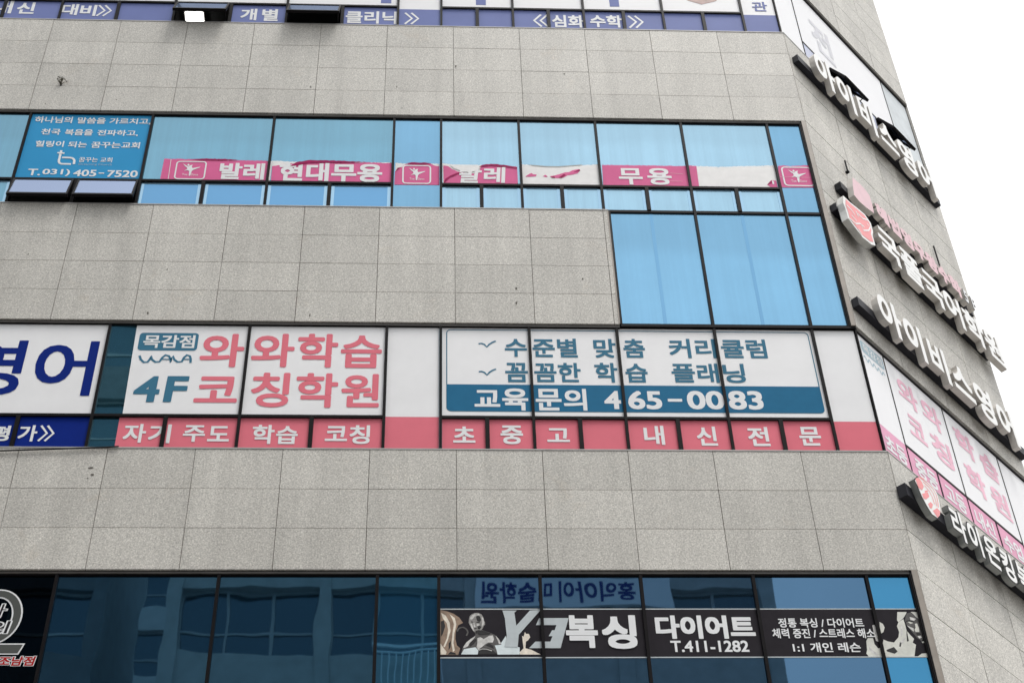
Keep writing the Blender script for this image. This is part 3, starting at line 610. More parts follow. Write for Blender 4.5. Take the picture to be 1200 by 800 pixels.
t = thing('window_sign', 'blank white and rose film on the narrow pane of the third band, no lettering', 'window sign', (-.2, .045, 13.35), GW)
film_panels(t, MAIN, [(XG3[5] + .0178, XG3[6] - .0178, 13.835, Z3H - .013)], WHITE); film_panels(t, MAIN, [(XG3[5] + .0178, XG3[6] - .0178, Z3S + .031, 13.834)], PINK, VOF)
t = thing('window_sign', 'white window sign with teal checklist, teal telephone band and rose strip below', 'window sign', (2.4, .045, 13.35), GW)
up, lo = bays(XG3, 6, 10, 2, Z3S, Z3T, Z3H)
film_panels(t, MAIN, up, WHITE); film_panels(t, MAIN, lo, PINK, VOF)
fu0, fu1, fz0, fz1 = (0.2,4.663,13.929,15.249)
m = MB(TEALP); m.stroke(MAIN, rrect(fu0, fu1, fz0, fz1, .055), .012, OL, TEALP, True); m.build('border_line', t)
zb = (0.199,4.591,13.929,14.348)[3]
m = MB(TEALB); m.poly(MAIN, [q for q in rrect(fu0, fu1, fz0, fz1, .055) if q[1] < (fz0 + fz1) / 2] + [(fu1, zb), (fu0, zb)], OL + .0006, TEALB); m.build('telephone_band', t)
m = MB(TEALP)
for b, bx in (('수', (0.904,1.173,14.801,15.101)), ('준별', (1.241,1.787,14.799,15.114)), ('맞', (1.986,2.257,14.798,15.114)), ('춤', (2.351,2.614,14.802,15.118)), ('커리', (2.911,3.484,14.802,15.126)), ('큘럼', (3.552,4.111,14.809,15.126)),
              ('꼼', (0.898,1.171,14.389,14.702)), ('꼼한', (1.246,1.806,14.393,14.708)), ('학', (1.974,2.25,14.393,14.714)), ('습', (2.344,2.613,14.397,14.703)), ('플래', (2.902,3.472,14.399,14.716)), ('닝', (3.528,3.793,14.401,14.715))):
    m.text(MAIN, b, bx, OL, TEALP, bold=.024)
for dy in (0, 32.8): m.stroke(MAIN, [(a, c) for a, c in ([(0.587,15.015),(0.62,15.022),(0.656,15.005),(0.686,14.962),(0.718,15.008),(0.755,15.04),(0.797,15.064)] if not dy else [(0.582,14.553),(0.614,14.559),(0.65,14.542),(0.68,14.501),(0.711,14.546),(0.748,14.577),(0.789,14.599)])], .022, OL, TEALP)
for b, bx in (('교', (0.525,0.827,13.995,14.257)), ('육', (0.851,1.158,13.938,14.287)), ('문', (1.246,1.552,13.941,14.284)), ('의', (1.577,1.85,13.943,14.287)), ('4', (2.057,2.255,13.97,14.257)), ('65', (2.34,2.742,13.969,14.26)), ('-', (2.813,2.985,14.092,14.138)), ('00', (3.042,3.486,13.974,14.267)), ('83', (3.536,3.951,13.973,14.271))):
    m.text(MAIN, b, bx, OL2, LETW, bold=.028)
for b, bx in (('초', (0.272,0.528,13.445,13.69)), ('중', (0.818,1.079,13.426,13.71)), ('고', (1.356,1.618,13.464,13.671)), ('내', (2.482,2.72,13.427,13.719)), ('신', (3.098,3.333,13.418,13.71)), ('전', (3.697,3.947,13.416,13.708)), ('문', (4.301,4.556,13.426,13.713))):
    m.text(MAIN, b, bx, OL, LETW, bold=.026)
m.build('lettering', t)
t = thing('window_sign', 'blank white and rose film on the corner pane right of the checklist sign', 'window sign', (5.0, .045, 13.35), GW)
film_panels(t, MAIN, [(4.742, 5.262, 13.80, Z3H - .013)], WHITE); film_panels(t, MAIN, [(4.742, 5.262, Z3S + .031, 13.799)], PINK, VOF)

# --- fourth band
t = thing('window_sign', 'round grey emblem film with red branch name on the black pane at lower left', 'window sign', (-5.9, .045, 10.5))
m = MB(GREYRING); ec = (-4.451,11.081); ru, rz = 0.277 - .055, 0.339 - .055
m.stroke(MAIN, circ(ec[0], ec[1], ru, rz, 40), .11, OF, LETW, True); m.stroke(MAIN, circ(ec[0], ec[1], ru, rz, 40), .075, OL, GREYRING, True)
m.poly(MAIN, [(-4.85,10.757),(-4.086,10.756),(-4.131,10.624),(-4.822,10.626)], OL2, LETW); m.poly(MAIN, [(-4.846,10.742),(-4.105,10.741),(-4.142,10.639),(-4.825,10.641)], OR_, GREYRING); m.build('emblem', t)
m = MB(REDP)
for b, bx in (('조남점', (-4.316,-3.956,10.494,10.604)),):
    m.text(MAIN, b, bx, OL, LETW, bold=.09, ref=.03, shear=.15); m.text(MAIN, b, bx, OL2, REDP, bold=.03, shear=.15)
for b, bx in (('나', (-4.569,-4.344,11.07,11.238)), ('외', (-4.547,-4.28,10.874,11.029))):
    m.text(MAIN, b, bx, OL, LETW, bold=.05, ref=.02, shear=.15); m.text(MAIN, b, bx, OL2, CHAR, bold=.0, ref=.02, shear=.15)
m.build('lettering', t)
GX = 'black boxing gym films on the fourth band of windows'
zt_, zb_ = 11.165, 10.585
def band_film(t, a, b): film_panels(t, MAIN, [(a, b, zb_, zt_)], CHAR); mm = MB(GREYP); mm.box(MAIN, a, b, zt_, zt_ + .012, -.05, -.045, GREYP); mm.box(MAIN, a, b, zb_ - .012, zb_, -.05, -.045, GREYP); mm.build('film_edge', t)
t = thing('window_sign', 'boxing gym film with a fighter photograph and big slanted white letters', 'window sign', (1.2, .045, 10.6), GX)
band_film(t, XG4[6] + .0178, XG4[7] - .0178); band_film(t, XG4[7] + .0178, XG4[8] - .0178)
TAN = mat('tan_hair_print', (.30, .21, .15, 1), .5, .3, var=.3, vscale=14); CREAM = mat('cream_print', (.82, .74, .63, 1), .5, .3, var=.2, vscale=14)
SKIN = mat('grey_skin_print', (.62, .61, .59, 1), .5, .3, var=.35, vscale=16); DKS = mat('dark_shade_print', (.012, .011, .012, 1), .5, .3, var=.3, vscale=14); MIDS = mat('mid_shade_print', (.095, .09, .088, 1), .5, .3, var=.3, vscale=14)
GLOW = mat('white_glow_print', (.72, .80, .82, 1), .5, .3, var=.15, vscale=5)
m = MB(SKIN)
o1, o2, o3 = -.0455, -.0447, -.0439
m.poly(MAIN, [(0.125,11.162),(0.195,11.144),(0.266,11.115),(0.325,11.067),(0.365,11.001),(0.315,10.972),(0.29,10.901),(0.284,10.808),(0.299,10.726),(0.333,10.692),(0.313,10.613),(0.126,10.614)], o1, TAN)
for q in ([(0.135,11.127),(0.185,11.091),(0.225,11.007),(0.235,10.901),(0.205,10.784),(0.175,10.703),(0.16,10.715),(0.195,10.808),(0.21,10.913),(0.195,10.996),(0.155,11.055)], [(0.225,11.109),(0.28,11.061),(0.295,10.984),(0.274,10.866),(0.264,10.75),(0.278,10.669),(0.259,10.646),(0.244,10.75),(0.255,10.878),(0.27,10.984),(0.255,11.043)], [(0.131,10.75),(0.165,10.692),(0.195,10.646),(0.185,10.617),(0.131,10.617)]): m.poly(MAIN, q, o2, CREAM)
for q in ([(0.135,11.019),(0.165,11.031),(0.18,10.96),(0.155,10.866),(0.136,10.831)], [(0.215,10.75),(0.239,10.784),(0.234,10.703),(0.214,10.669)], [(0.205,10.617),(0.234,10.651),(0.283,10.634),(0.288,10.617)]): m.poly(MAIN, q, o2, DKS)
m.stroke(MAIN, [(0.304,10.895),(0.315,10.925),(0.337,10.941),(0.365,10.946),(0.392,10.93),(0.409,10.907),(0.414,10.88),(0.398,10.842)], .016, o2, MIDS)
m.poly(MAIN, [(0.669,10.737),(0.759,10.76),(0.806,10.842),(0.813,10.737),(0.946,10.702),(0.943,10.616),(0.716,10.616),(0.707,10.668)], o1, GLOW)
BODY = [(0.428,11.055),(0.436,11.085),(0.456,11.107),(0.487,11.124),(0.527,11.124),(0.559,11.105),(0.578,11.067),(0.585,11.025),(0.593,11.013),(0.593,10.977),(0.58,10.962),(0.571,10.936),(0.558,10.919),(0.573,10.907),(0.633,10.883),(0.692,10.854),(0.735,10.801),(0.759,10.737),(0.689,10.726),(0.707,10.668),(0.716,10.616),(0.342,10.617),(0.357,10.692),(0.393,10.761),(0.443,10.807),(0.488,10.842),(0.493,10.866),(0.472,10.895),(0.449,10.942),(0.433,10.978),(0.423,11.001)]
m.poly(MAIN, BODY, o2, MIDS)
HEADG = mat('grey_head_print', (.30, .29, .28, 1), .5, .1, var=.3, vscale=16)
m.poly(MAIN, [(0.428,11.055),(0.436,11.085),(0.456,11.107),(0.487,11.124),(0.527,11.124),(0.559,11.105),(0.578,11.067),(0.585,11.025),(0.593,11.013),(0.593,10.977),(0.58,10.962),(0.571,10.936),(0.558,10.919),(0.543,10.901),(0.503,10.887),(0.472,10.895),(0.449,10.942),(0.433,10.978),(0.423,11.001)], o2 + .0003, HEADG)
for q in ([(0.441,11.067),(0.461,11.096),(0.491,11.117),(0.527,11.114),(0.546,11.096),(0.516,11.09),(0.486,11.079),(0.468,11.049),(0.453,11.04),(0.441,11.043)], [(0.562,11.078),(0.578,11.055),(0.585,11.005),(0.576,10.972),(0.564,10.946),(0.558,10.966),(0.567,11.013),(0.564,11.049)], [(0.44,10.993),(0.46,10.986),(0.466,10.96),(0.474,10.919),(0.486,10.895),(0.47,10.903),(0.452,10.939)], [(0.473,11.001),(0.483,11.002),(0.487,10.972),(0.498,10.95),(0.478,10.946),(0.475,10.972)], [(0.507,10.993),(0.533,10.988),(0.536,10.972),(0.52,10.957),(0.508,10.966)], [(0.398,10.761),(0.445,10.805),(0.493,10.84),(0.472,10.802),(0.432,10.755),(0.412,10.715),(0.372,10.692),(0.363,10.703)], [(0.512,10.813),(0.542,10.825),(0.577,10.801),(0.632,10.84),(0.672,10.848),(0.683,10.801),(0.67,10.76),(0.625,10.761),(0.59,10.737),(0.54,10.691),(0.52,10.668),(0.501,10.703),(0.511,10.749)], [(0.701,10.842),(0.735,10.798),(0.753,10.746),(0.733,10.742),(0.72,10.784)], [(0.491,11.102),(0.506,11.107),(0.516,11.099),(0.501,11.093)]): m.poly(MAIN, q, o3, SKIN)
for q in ([(0.501,11.079),(0.521,11.09),(0.544,11.079),(0.554,11.037),(0.545,11.013),(0.515,11.019),(0.506,11.043)], [(0.514,10.96),(0.544,10.966),(0.552,10.942),(0.539,10.919),(0.516,10.922)], [(0.447,11.019),(0.47,11.014),(0.473,11.005),(0.451,11.005)], [(0.503,11.013),(0.537,11.012),(0.541,11.0),(0.505,11.001)], [(0.478,10.934),(0.504,10.936),(0.506,10.927),(0.482,10.922)], [(0.519,10.913),(0.573,10.904),(0.652,10.871),(0.632,10.854),(0.572,10.848),(0.538,10.848),(0.513,10.86)], [(0.492,10.901),(0.519,10.91),(0.513,10.872),(0.498,10.866)], [(0.424,10.738),(0.457,10.784),(0.497,10.807),(0.502,10.784),(0.472,10.738),(0.437,10.709)], [(0.515,10.657),(0.55,10.691),(0.609,10.691),(0.668,10.668),(0.716,10.616),(0.514,10.616)], [(0.595,10.726),(0.63,10.751),(0.674,10.72),(0.68,10.682),(0.639,10.705)]): m.poly(MAIN, q, o3 + .0003, DKS)
m.stroke(MAIN, [(0.525,10.668),(0.56,10.682),(0.604,10.68),(0.658,10.659)], .008, o3 + .0006, SKIN)
m.poly(MAIN, [(0.372,10.68),(0.491,10.703),(0.52,10.662),(0.512,10.616),(0.342,10.617)], o3 + .0004, GLOW)
m.poly(MAIN, [(0.975,10.842),(0.99,10.83),(1.007,10.889),(1.016,10.865),(1.046,10.865),(1.059,10.824),(1.033,10.783),(1.013,10.772),(1.005,10.69),(1.064,10.673),(1.16,10.615),(0.948,10.615),(0.944,10.644),(0.985,10.69)], o2, CREAM)
m.build('fighter_photograph', t)
m = MB(GREYP)
m.poly(MAIN, [(0.779,11.153),(0.93,11.152),(0.904,11.126),(0.919,10.965),(1.067,11.152),(1.183,11.16),(0.941,10.853),(0.926,10.702),(0.788,10.708),(0.816,10.842),(0.802,11.054)], o3 + .001, GREYP)
m.poly(MAIN, [(1.161,11.058),(1.47,11.058),(1.368,10.69),(1.042,10.69),(1.111,10.77),(1.266,10.77),(1.291,10.835),(1.251,10.835),(1.29,10.908),(1.317,10.908),(1.338,10.971),(1.124,10.971)], o3 + .001, GREYP)
for b, bx in (('복', (1.432,1.766,10.689,11.092)), ('싱', (1.806,2.172,10.678,11.092))): m.text(MAIN, b, bx, OR_, LETW, bold=.04)
m.build('lettering', t)
t = thing('window_sign', 'black gym film with large white syllables above a telephone number', 'window sign', (2.9, .045, 10.6), GX)
band_film(t, XG4[8] + .0178, XG4[9] - .0178)
m = MB(LETW); m.text(MAIN, '다이어트', (2.374,3.422,10.801,11.091), OL, LETW, bold=.045); m.text(MAIN, 'T.411-1282', (2.512,3.328,10.64,10.78), OL, LETW, bold=.025); m.build('lettering', t)
t = thing('window_sign', 'black gym film with three lines of small white text and a hooded boxer photograph', 'window sign', (4.4, .045, 10.6), GX)
band_film(t, XG4[9] + .0178, XG4[10] - .0178); band_film(t, XG4[10] + .0178, 5.196)
m = MB(LETW)
for b, bx in (('정통 복싱 / 다이어트', (3.678,4.587,10.936,11.053)), ('체력 증진 / 스트레스 해소', (3.596,4.681,10.804,10.925)), ('1:1 개인 레슨', (3.786,4.5,10.633,10.752))): m.text(MAIN, b, bx, OL2 + .002, LETW, bold=.022)
m.build('lettering', t)
CLOTH = mat('offwhite_cloth_print', (.70, .70, .64, 1), .5, .3, var=.14, vscale=9)
m = MB(CLOTH)
m.poly(MAIN, [(4.975,11.133),(5.075,11.133),(5.062,11.106),(5.024,11.055),(4.961,11.003),(4.951,11.031)], o1, CLOTH)
m.poly(MAIN, [(4.961,11.003),(5.022,11.045),(5.027,10.975),(5.028,10.901),(5.057,10.845),(5.087,10.799),(5.062,10.753),(5.092,10.726),(5.071,10.662),(5.045,10.576),(4.759,10.577),(4.571,10.577),(4.547,10.618),(4.563,10.663),(4.575,10.772),(4.598,10.809),(4.653,10.809),(4.655,10.736),(4.684,10.681),(4.727,10.699),(4.761,10.79),(4.804,10.767),(4.864,10.754),(4.924,10.818),(4.945,10.882),(4.936,10.957)], o1, CLOTH)
m.poly(MAIN, [(5.116,11.133),(5.228,11.133),(5.225,11.022),(5.205,11.022),(5.16,11.073),(5.142,11.106)], o1, CLOTH)
m.poly(MAIN, [(5.072,11.116),(5.114,11.125),(5.141,11.101),(5.162,11.064),(5.211,11.012),(5.218,10.989),(5.237,10.947),(5.224,10.863),(5.2,10.808),(5.161,10.771),(5.121,10.808),(5.092,10.864),(5.064,10.919),(5.043,10.975),(5.035,11.031)], o2, MIDS)
for q in ([(5.133,10.984),(5.158,10.989),(5.166,10.928),(5.16,10.882),(5.12,10.882),(5.114,10.91),(5.132,10.938)], [(5.058,11.008),(5.083,11.01),(5.119,10.994),(5.085,10.984)], [(5.159,10.762),(5.184,10.771),(5.192,10.753),(5.167,10.744)], [(5.184,10.998),(5.207,10.992),(5.225,10.982),(5.2,10.979)]): m.poly(MAIN, q, o3, CLOTH)
for q in ([(5.042,10.966),(5.07,10.947),(5.106,10.928),(5.104,10.882),(5.072,10.919)], [(5.094,11.069),(5.133,11.059),(5.158,11.045),(5.133,11.022),(5.095,11.031)], [(5.129,10.831),(5.166,10.836),(5.173,10.813),(5.143,10.799)], [(5.193,10.928),(5.221,10.928),(5.212,10.863),(5.186,10.854)]): m.poly(MAIN, q, o3, SKIN)
for q in ([(5.045,11.022),(5.087,11.031),(5.131,11.01),(5.129,11.001),(5.083,11.014),(5.049,11.005)], [(5.118,10.873),(5.158,10.871),(5.176,10.845),(5.131,10.84)], [(5.187,11.01),(5.227,10.995),(5.221,10.984),(5.184,10.997)]): m.poly(MAIN, q, o3 + .0004, DKS)
m.poly(MAIN, [(5.072,10.576),(5.128,10.617),(5.193,10.625),(5.218,10.612),(5.222,10.576)], o2, CLOTH)
m.poly(MAIN, [(4.759,11.008),(4.79,10.985),(4.801,10.938),(4.778,10.882),(4.751,10.864),(4.751,10.947)], o2, CLOTH); m.poly(MAIN, [(4.675,10.966),(4.704,10.975),(4.715,10.864),(4.708,10.763),(4.678,10.772),(4.672,10.864)], o2, SKIN)
for q in ([(5.036,10.938),(5.028,10.854),(5.026,10.772),(5.004,10.763),(5.017,10.854)], [(4.767,10.663),(4.853,10.699),(4.882,10.644),(4.845,10.617),(4.772,10.644)], [(4.91,10.708),(4.931,10.753),(4.942,10.749),(4.924,10.699)]): m.poly(MAIN, q, o2, DKS)
for q in ([(4.919,10.753),(5.004,10.818),(4.967,10.753),(4.916,10.717)], [(4.592,10.736),(4.618,10.663),(4.671,10.608),(4.638,10.604),(4.587,10.663)], [(4.974,10.947),(4.996,10.975),(4.977,10.864),(4.952,10.818)]): m.poly(MAIN, q, o2, SKIN)
m.build('boxer_photograph', t)

# ---------------------------------------------------------------- turned facade: films
t = thing('window_sign', 'faded white and pink academy film wrapping the corner on the angled side', 'window sign', (6.6, 1.3, 13.35), GW)
film_panels(t, SIDE_F, [(.018, SG3[1] - .009, 13.815, Z3H - .013)], WHITE2); film_panels(t, SIDE_F, [(.018, SG3[1] - .009, Z3S + .031, 13.814)], PINKL, VOF)
for i in (1, 2):
    a, b = SG3[i], SG3[i + 1]; c = (a + b) / 2
    film_panels(t, SIDE_F, [(a + .009, b - .009, Z3T + .019, Z3H - .013)], WHITE2); film_panels(t, SIDE_F, [(a + .009, c - .0135, Z3S + .032, Z3T - .019), (c + .0135, b - .009, Z3S + .032, Z3T - .019)], PINKL, VOF)
film_panels(t, SIDE_F, [(SG3[3] + .009, SG3[4] - .009, Z3S + .032, Z3H - .013)], WHITE2)
m = MB(PINKLT)
for b, bx in (('와', (.86, 1.33, 14.70, 15.12)), ('와', (1.42, 1.90, 14.70, 15.12)), ('코', (.90, 1.30, 14.16, 14.52)), ('칭', (1.44, 1.94, 14.12, 14.56)), ('학', (2.24, 2.74, 14.72, 15.14)), ('습', (2.86, 3.34, 14.70, 15.12)), ('학', (2.26, 2.76, 14.10, 14.54)), ('원', (2.88, 3.36, 14.10, 14.54))): m.text(SIDE_F, b, bx, OL, PINKLT, bold=.034)
for b, bx in (('초등', (.12, .58, 13.42, 13.70)), ('중등', (.78, 1.28, 13.44, 13.72)), ('고등', (1.46, 1.94, 13.44, 13.72)), ('내신', (2.16, 2.64, 13.44, 13.72)), ('수업', (2.86, 3.34, 13.44, 13.72))): m.text(SIDE_F, b, bx, OL, LETW, bold=.03)
m.build('lettering', t)
m = MB(TEALF); m.poly(SIDE_F, rrect(.09, .61, 15.0, 15.2, .04), OL, TEALF); m.text(SIDE_F, '목감점', (.13, .57, 15.03, 15.17), OL2, LETW, bold=.02)
m.stroke(SIDE_F, [(.10 + .011 * i, 14.90 + .035 * math.sin(i * .66)) for i in range(44)], .022, OL, TEALF); m.build('badge', t)
t = thing('window_sign', 'white window film with grey marks on the top band of the angled side', 'window sign', (6.6, 1.3, 21.5))
film_panels(t, SIDE_F, [(.018, .685, Z1S + .031, Z1H - .031)], WHITE2)
GHOST = mat('ghost_grey_print', (.60, .60, .64, 1), .4, .4, var=.08, vscale=2)
film_panels(t, SIDE_F, [(.709, 3.441, Z1T + .019, Z1H - .013)], WHITE2)
film_panels(t, SIDE_F, [(.709, 1.372, Z1S + .032, Z1T - .019), (2.091, 2.747, Z1S + .032, Z1T - .019)], mat('pale_lilac_film', (.55, .58, .72, 1), .4, .13, var=.05), VOF)
film_panels(t, SIDE_F, [(3.459, 4.24, Z1S + .032, Z1H - .013)], mat('pale_grey_film', (.62, .66, .68, 1), .4, .13, var=.12, vscale=3))
m = MB(GHOST); m.text(SIDE_F, '전', (1.15, 1.75, 22.35, 23.2), OL, GHOST, bold=.03); m.build('lettering', t)

# ---------------------------------------------------------------- turned facade: channel letter signs
GC = 'channel letter signs on the angled side of the building'
_adv = None
def letters(t, body, s0, s1, z0, z1, o0, depth, face, side, bold=.035, edge=None, name='letter', narrow=1.0):
    """every syllable a part of its own, evenly advanced"""
    n = len(body); cell = (s1 - s0) / (n - .06)
    for i, ch in enumerate(body):
        if ch == ' ': continue
        bb = glyphs(ch, True)[2]; bb = (bb[0] - bold, bb[1] + bold, bb[2] - bold, bb[3] + bold); em = .92
        cx = lambda x: s0 + cell * (i + .5 * (1 - narrow) + narrow * x / em)
        kz = (z1 - z0) / 1.0
        box = (cx(bb[0]) , cx(bb[1]), z0 + (bb[2] + .11) * kz, z0 + (bb[3] + .11) * kz)
        m = MB(face); m.text(SIDE_F, ch, box, o0, edge or face, depth=depth, bold=bold, side=side)
        if edge: m.text(SIDE_F, ch, box, o0 + depth + .004, face, bold=bold - .03, ref=bold)
        m.build(name, t)
def rail(t, s0, s1, z0, z1, o1=.10):
    m = MB(RAIL); m.box(SIDE_F, s0, s1, z0, z1, .006, o1, RAIL); o = m.build('rail', t)
    b = MB(RAIL)
    for k in range(3):
        s = s0 + .3 + k * (s1 - s0 - .6) / 2; b.box(SIDE_F, s - .03, s + .03, z0 + .02, z1 - .02, -.0, .006, BLACK)
    b.build('wall_bracket', t); return o
def spos(s, o, z): return tuple(SIDE_F.p(s, z, o))
t = thing('shop_sign', 'topmost white channel letter sign on a black rail under the top windows', 'sign', spos(2.1, .1, 20.86), GC)
rail(t, .07, 4.05, 20.80, 20.94); letters(t, '아이비스영어', .37, 3.80, 20.62, 21.36, .105, .095, ACRY, SIDE, narrow=.93)
t = thing('shop_sign', 'white channel letter sign on a black rail just above the pink angled windows', 'sign', spos(2.1, .1, 15.74), GC)
rail(t, .02, 4.24, 15.65, 15.80); letters(t, '아이비스영어', .33, 3.86, 15.50, 16.16, .105, .095, ACRY, SIDE, narrow=.93)
t = thing('shop_sign', 'white channel letter sign with a coral crest at its left end', 'sign', spos(2.1, .1, 17.56), GC)
rail(t, .08, 4.15, 17.50, 17.63, .105); letters(t, '국풀국어학원', .95, 4.30, 17.28, 17.90, .11, .095, ACRY, SIDE)
em = [(0.149,17.741),(0.324,17.746),(0.499,17.776),(0.696,17.805),(0.814,17.716),(0.811,17.549),(0.758,17.422),(0.768,17.235),(0.649,17.16),(0.413,17.126),(0.235,17.204),(0.123,17.266),(0.116,17.439),(0.092,17.556)]
m = MB(ACRY); m.poly(SIDE_F, em, .205, ACRY, depth=.10, side=CHROME); cu = sum(p[0] for p in em) / len(em); cz = sum(p[1] for p in em) / len(em)
m.poly(SIDE_F, [(cu + (a - cu) * .86, cz + (b - cz) * .86) for a, b in em], .208, REDA)
for q in ([(0.165,17.565),(0.286,17.559),(0.352,17.51)], [(0.16,17.287),(0.307,17.303),(0.444,17.413),(0.553,17.431)], [(0.243,17.422),(0.356,17.393)], [(0.45,17.623),(0.573,17.618),(0.727,17.708)], [(0.472,17.435),(0.495,17.317),(0.663,17.45),(0.75,17.588),(0.668,17.591)], [(0.345,17.232),(0.404,17.161)], [(0.417,17.648),(0.448,17.553)]): m.stroke(SIDE_F, q, .024, .2105, ACRY)
m.build('crest', t)
t = thing('shop_sign', 'small pale pink channel letter sign with a leaf shaped pink block', 'sign', spos(2.1, .1, 18.2), GC)
rail(t, .40, 3.92, 18.20, 18.33, .105)
letters(t, '해법영우왕수학', 1.15, 3.42, 18.13, 18.48, .11, .09, PINKA, SIDE, bold=.06); letters(t, '5F', 3.50, 3.92, 18.13, 18.48, .11, .09, LETW, SIDE, bold=.06, edge=BLACK)
bl = [(0.625,18.522),(0.782,18.544),(0.932,18.542),(1.044,18.489),(1.05,18.313),(1.033,18.102),(0.812,18.047),(0.637,18.028),(0.524,18.068),(0.562,18.287)]
m = MB(PINKA); m.poly(SIDE_F, bl, .20, PINKA, depth=.09, side=SIDE); m.build('logo_block', t)
t = thing('shop_sign', 'lowest channel letter sign, white letters edged black beside a coral lion head emblem', 'sign', spos(2.1, .1, 12.6), GC)
rail(t, -.02, 4.2, 12.60, 12.77, .12); letters(t, '라이온킹복싱체육관', .76, 4.16, 12.44, 12.90, .125, .075, ACRY, SIDEG, bold=.06, edge=BLACK, narrow=.9)
em = [(0.067,12.823),(0.196,12.947),(0.319,12.986),(0.463,13.002),(0.563,12.974),(0.609,12.916),(0.605,12.802),(0.574,12.674),(0.517,12.551),(0.426,12.461),(0.3,12.451),(0.222,12.525),(0.152,12.623),(0.132,12.676),(0.108,12.754)]
m = MB(ACRY); m.poly(SIDE_F, em, 0.196, BLACK, depth=.072, side=SIDEG); cu = sum(p[0] for p in em) / len(em); cz = sum(p[1] for p in em) / len(em)
m.poly(SIDE_F, [(cu + (a - cu) * .96 + .006, cz + (b - cz) * .96) for a, b in em], .200, ACRY)
for q in ([(0.106,12.854),(0.203,12.93),(0.257,12.894),(0.278,12.836),(0.204,12.739),(0.129,12.738)], [(0.181,12.68),(0.346,12.791),(0.36,12.739),(0.252,12.638),(0.19,12.617)], [(0.272,12.585),(0.355,12.658),(0.398,12.645),(0.344,12.561),(0.294,12.538)], [(0.354,12.535),(0.486,12.644),(0.55,12.633),(0.502,12.548),(0.433,12.478),(0.395,12.503)], [(0.271,12.772),(0.351,12.822),(0.36,12.808),(0.274,12.746)]): m.poly(SIDE_F, q, .2025, REDA)
for q in ([(0.249,12.946),(0.392,12.962),(0.509,12.944),(0.564,12.872),(0.55,12.753),(0.526,12.675)], [(0.292,12.914),(0.412,12.908),(0.489,12.858),(0.503,12.754),(0.486,12.671)], [(0.307,12.867),(0.397,12.834),(0.438,12.764),(0.444,12.675)], [(0.224,12.95),(0.345,12.982)]): m.stroke(SIDE_F, q, .016, .2025, REDA)
m.build('lion_emblem', t)

# ---------------------------------------------------------------- small things on the stone
def stub(s, z0, z1, lab):
    m = MB(BLACK); m.tube([SIDE_F.p(s, z0, .03), SIDE_F.p(s, z1, .03)], .013, BLACK, 8); m.box(SIDE_F, s - .02, s + .02, z0, z0 + .03, -.0, .05, BLACK)
    tag(m.build('wall_pin'), lab, 'bracket')
stub(.922, 19.02, 19.28, 'thin dark metal rod on the angled wall above the pink block'); stub(3.36, 18.62, 19.36, 'long thin dark rod on the angled wall near its far edge')
TWIG = mat('dry_weed', (.09, .085, .06, 1), .9, .1, var=.3)
t = thing('weed', 'small dry weed sprouting from a joint in the granite at upper left', 'plant', (-5.26, 0, 20.0))
wz = (-5.22,19.941); m = MB(TWIG)
for k in range(11):
    a = R(random.uniform(35, 140)); l = random.uniform(.05, .12); p0 = MAIN.p(wz[0], wz[1], .0); p1 = MAIN.p(wz[0] + l * .6 * math.cos(a), wz[1] + l * .6 * math.sin(a), random.uniform(.01, .05)); p2 = MAIN.p(wz[0] + l * math.cos(a) + .01, wz[1] + l * math.sin(a), random.uniform(.01, .07))
    m.tube([p0, p1, p2], [.005, .004, .002], TWIG, 5)
    for kk in range(3): 
        d = Vector((random.uniform(-.02, .02), random.uniform(-.015, 0), random.uniform(-.005, .02))); m.face([p2, p2 + d, p2 + d * 1.4 + Vector((.008, 0, .006)), p2 + Vector((.01, 0, .004))], TWIG)
m.build('stems', t)
m = MB(BLACK); m.poly(MAIN, circ(wz[0], wz[1] - .015, .014, .018, 10), .004, BLACK); m.build('root_hole', t)
m = MB(BLACK); cb = [(-5.366,13.209),(-4.994,13.229),(-4.527,13.253),(-4.105,13.274),(-3.775,13.291),(-3.606,13.301),(-3.493,13.311)]
m.tube([MAIN.p(a, b, .02) for a, b in cb], .009, BLACK, 8); tag(m.build('cable'), 'thin black cable sagging along the stone under the navy strip', 'cable')
CH = mat('chip_mark', (.14, .13, .115, 1), .95, .1)
m = MB(CH)
for x, y, w, h in [(-3.442,15.439,0.02,0.05),(-1.727,19.985,0.02,0.05),(0.336,20.525,0.018,0.05),(1.906,20.385,0.018,0.04),(1.072,15.934,0.02,0.045),(1.064,15.676,0.02,0.05),(1.921,16.116,0.015,0.04),(-5.059,16.461,0.012,0.04),(-3.297,16.209,0.015,0.04),(-3.765,13.015,0.05,0.03),(-3.731,12.917,0.04,0.03),(-3.771,12.869,0.025,0.02),(-0.506,20.018,0.012,0.05),(-0.424,19.53,0.012,0.04),(-1.476,15.435,0.016,0.06),(-5.364,19.501,0.015,0.03),(-4.409,19.622,0.02,0.02)]:
    m.poly(MAIN, [(x + random.uniform(-.3, .3) * w + w * .5 * math.cos(k * 1.05), y + h * .5 * math.sin(k * 1.05)) for k in range(6)], .0025, CH)
m.build('chip_marks', OB)

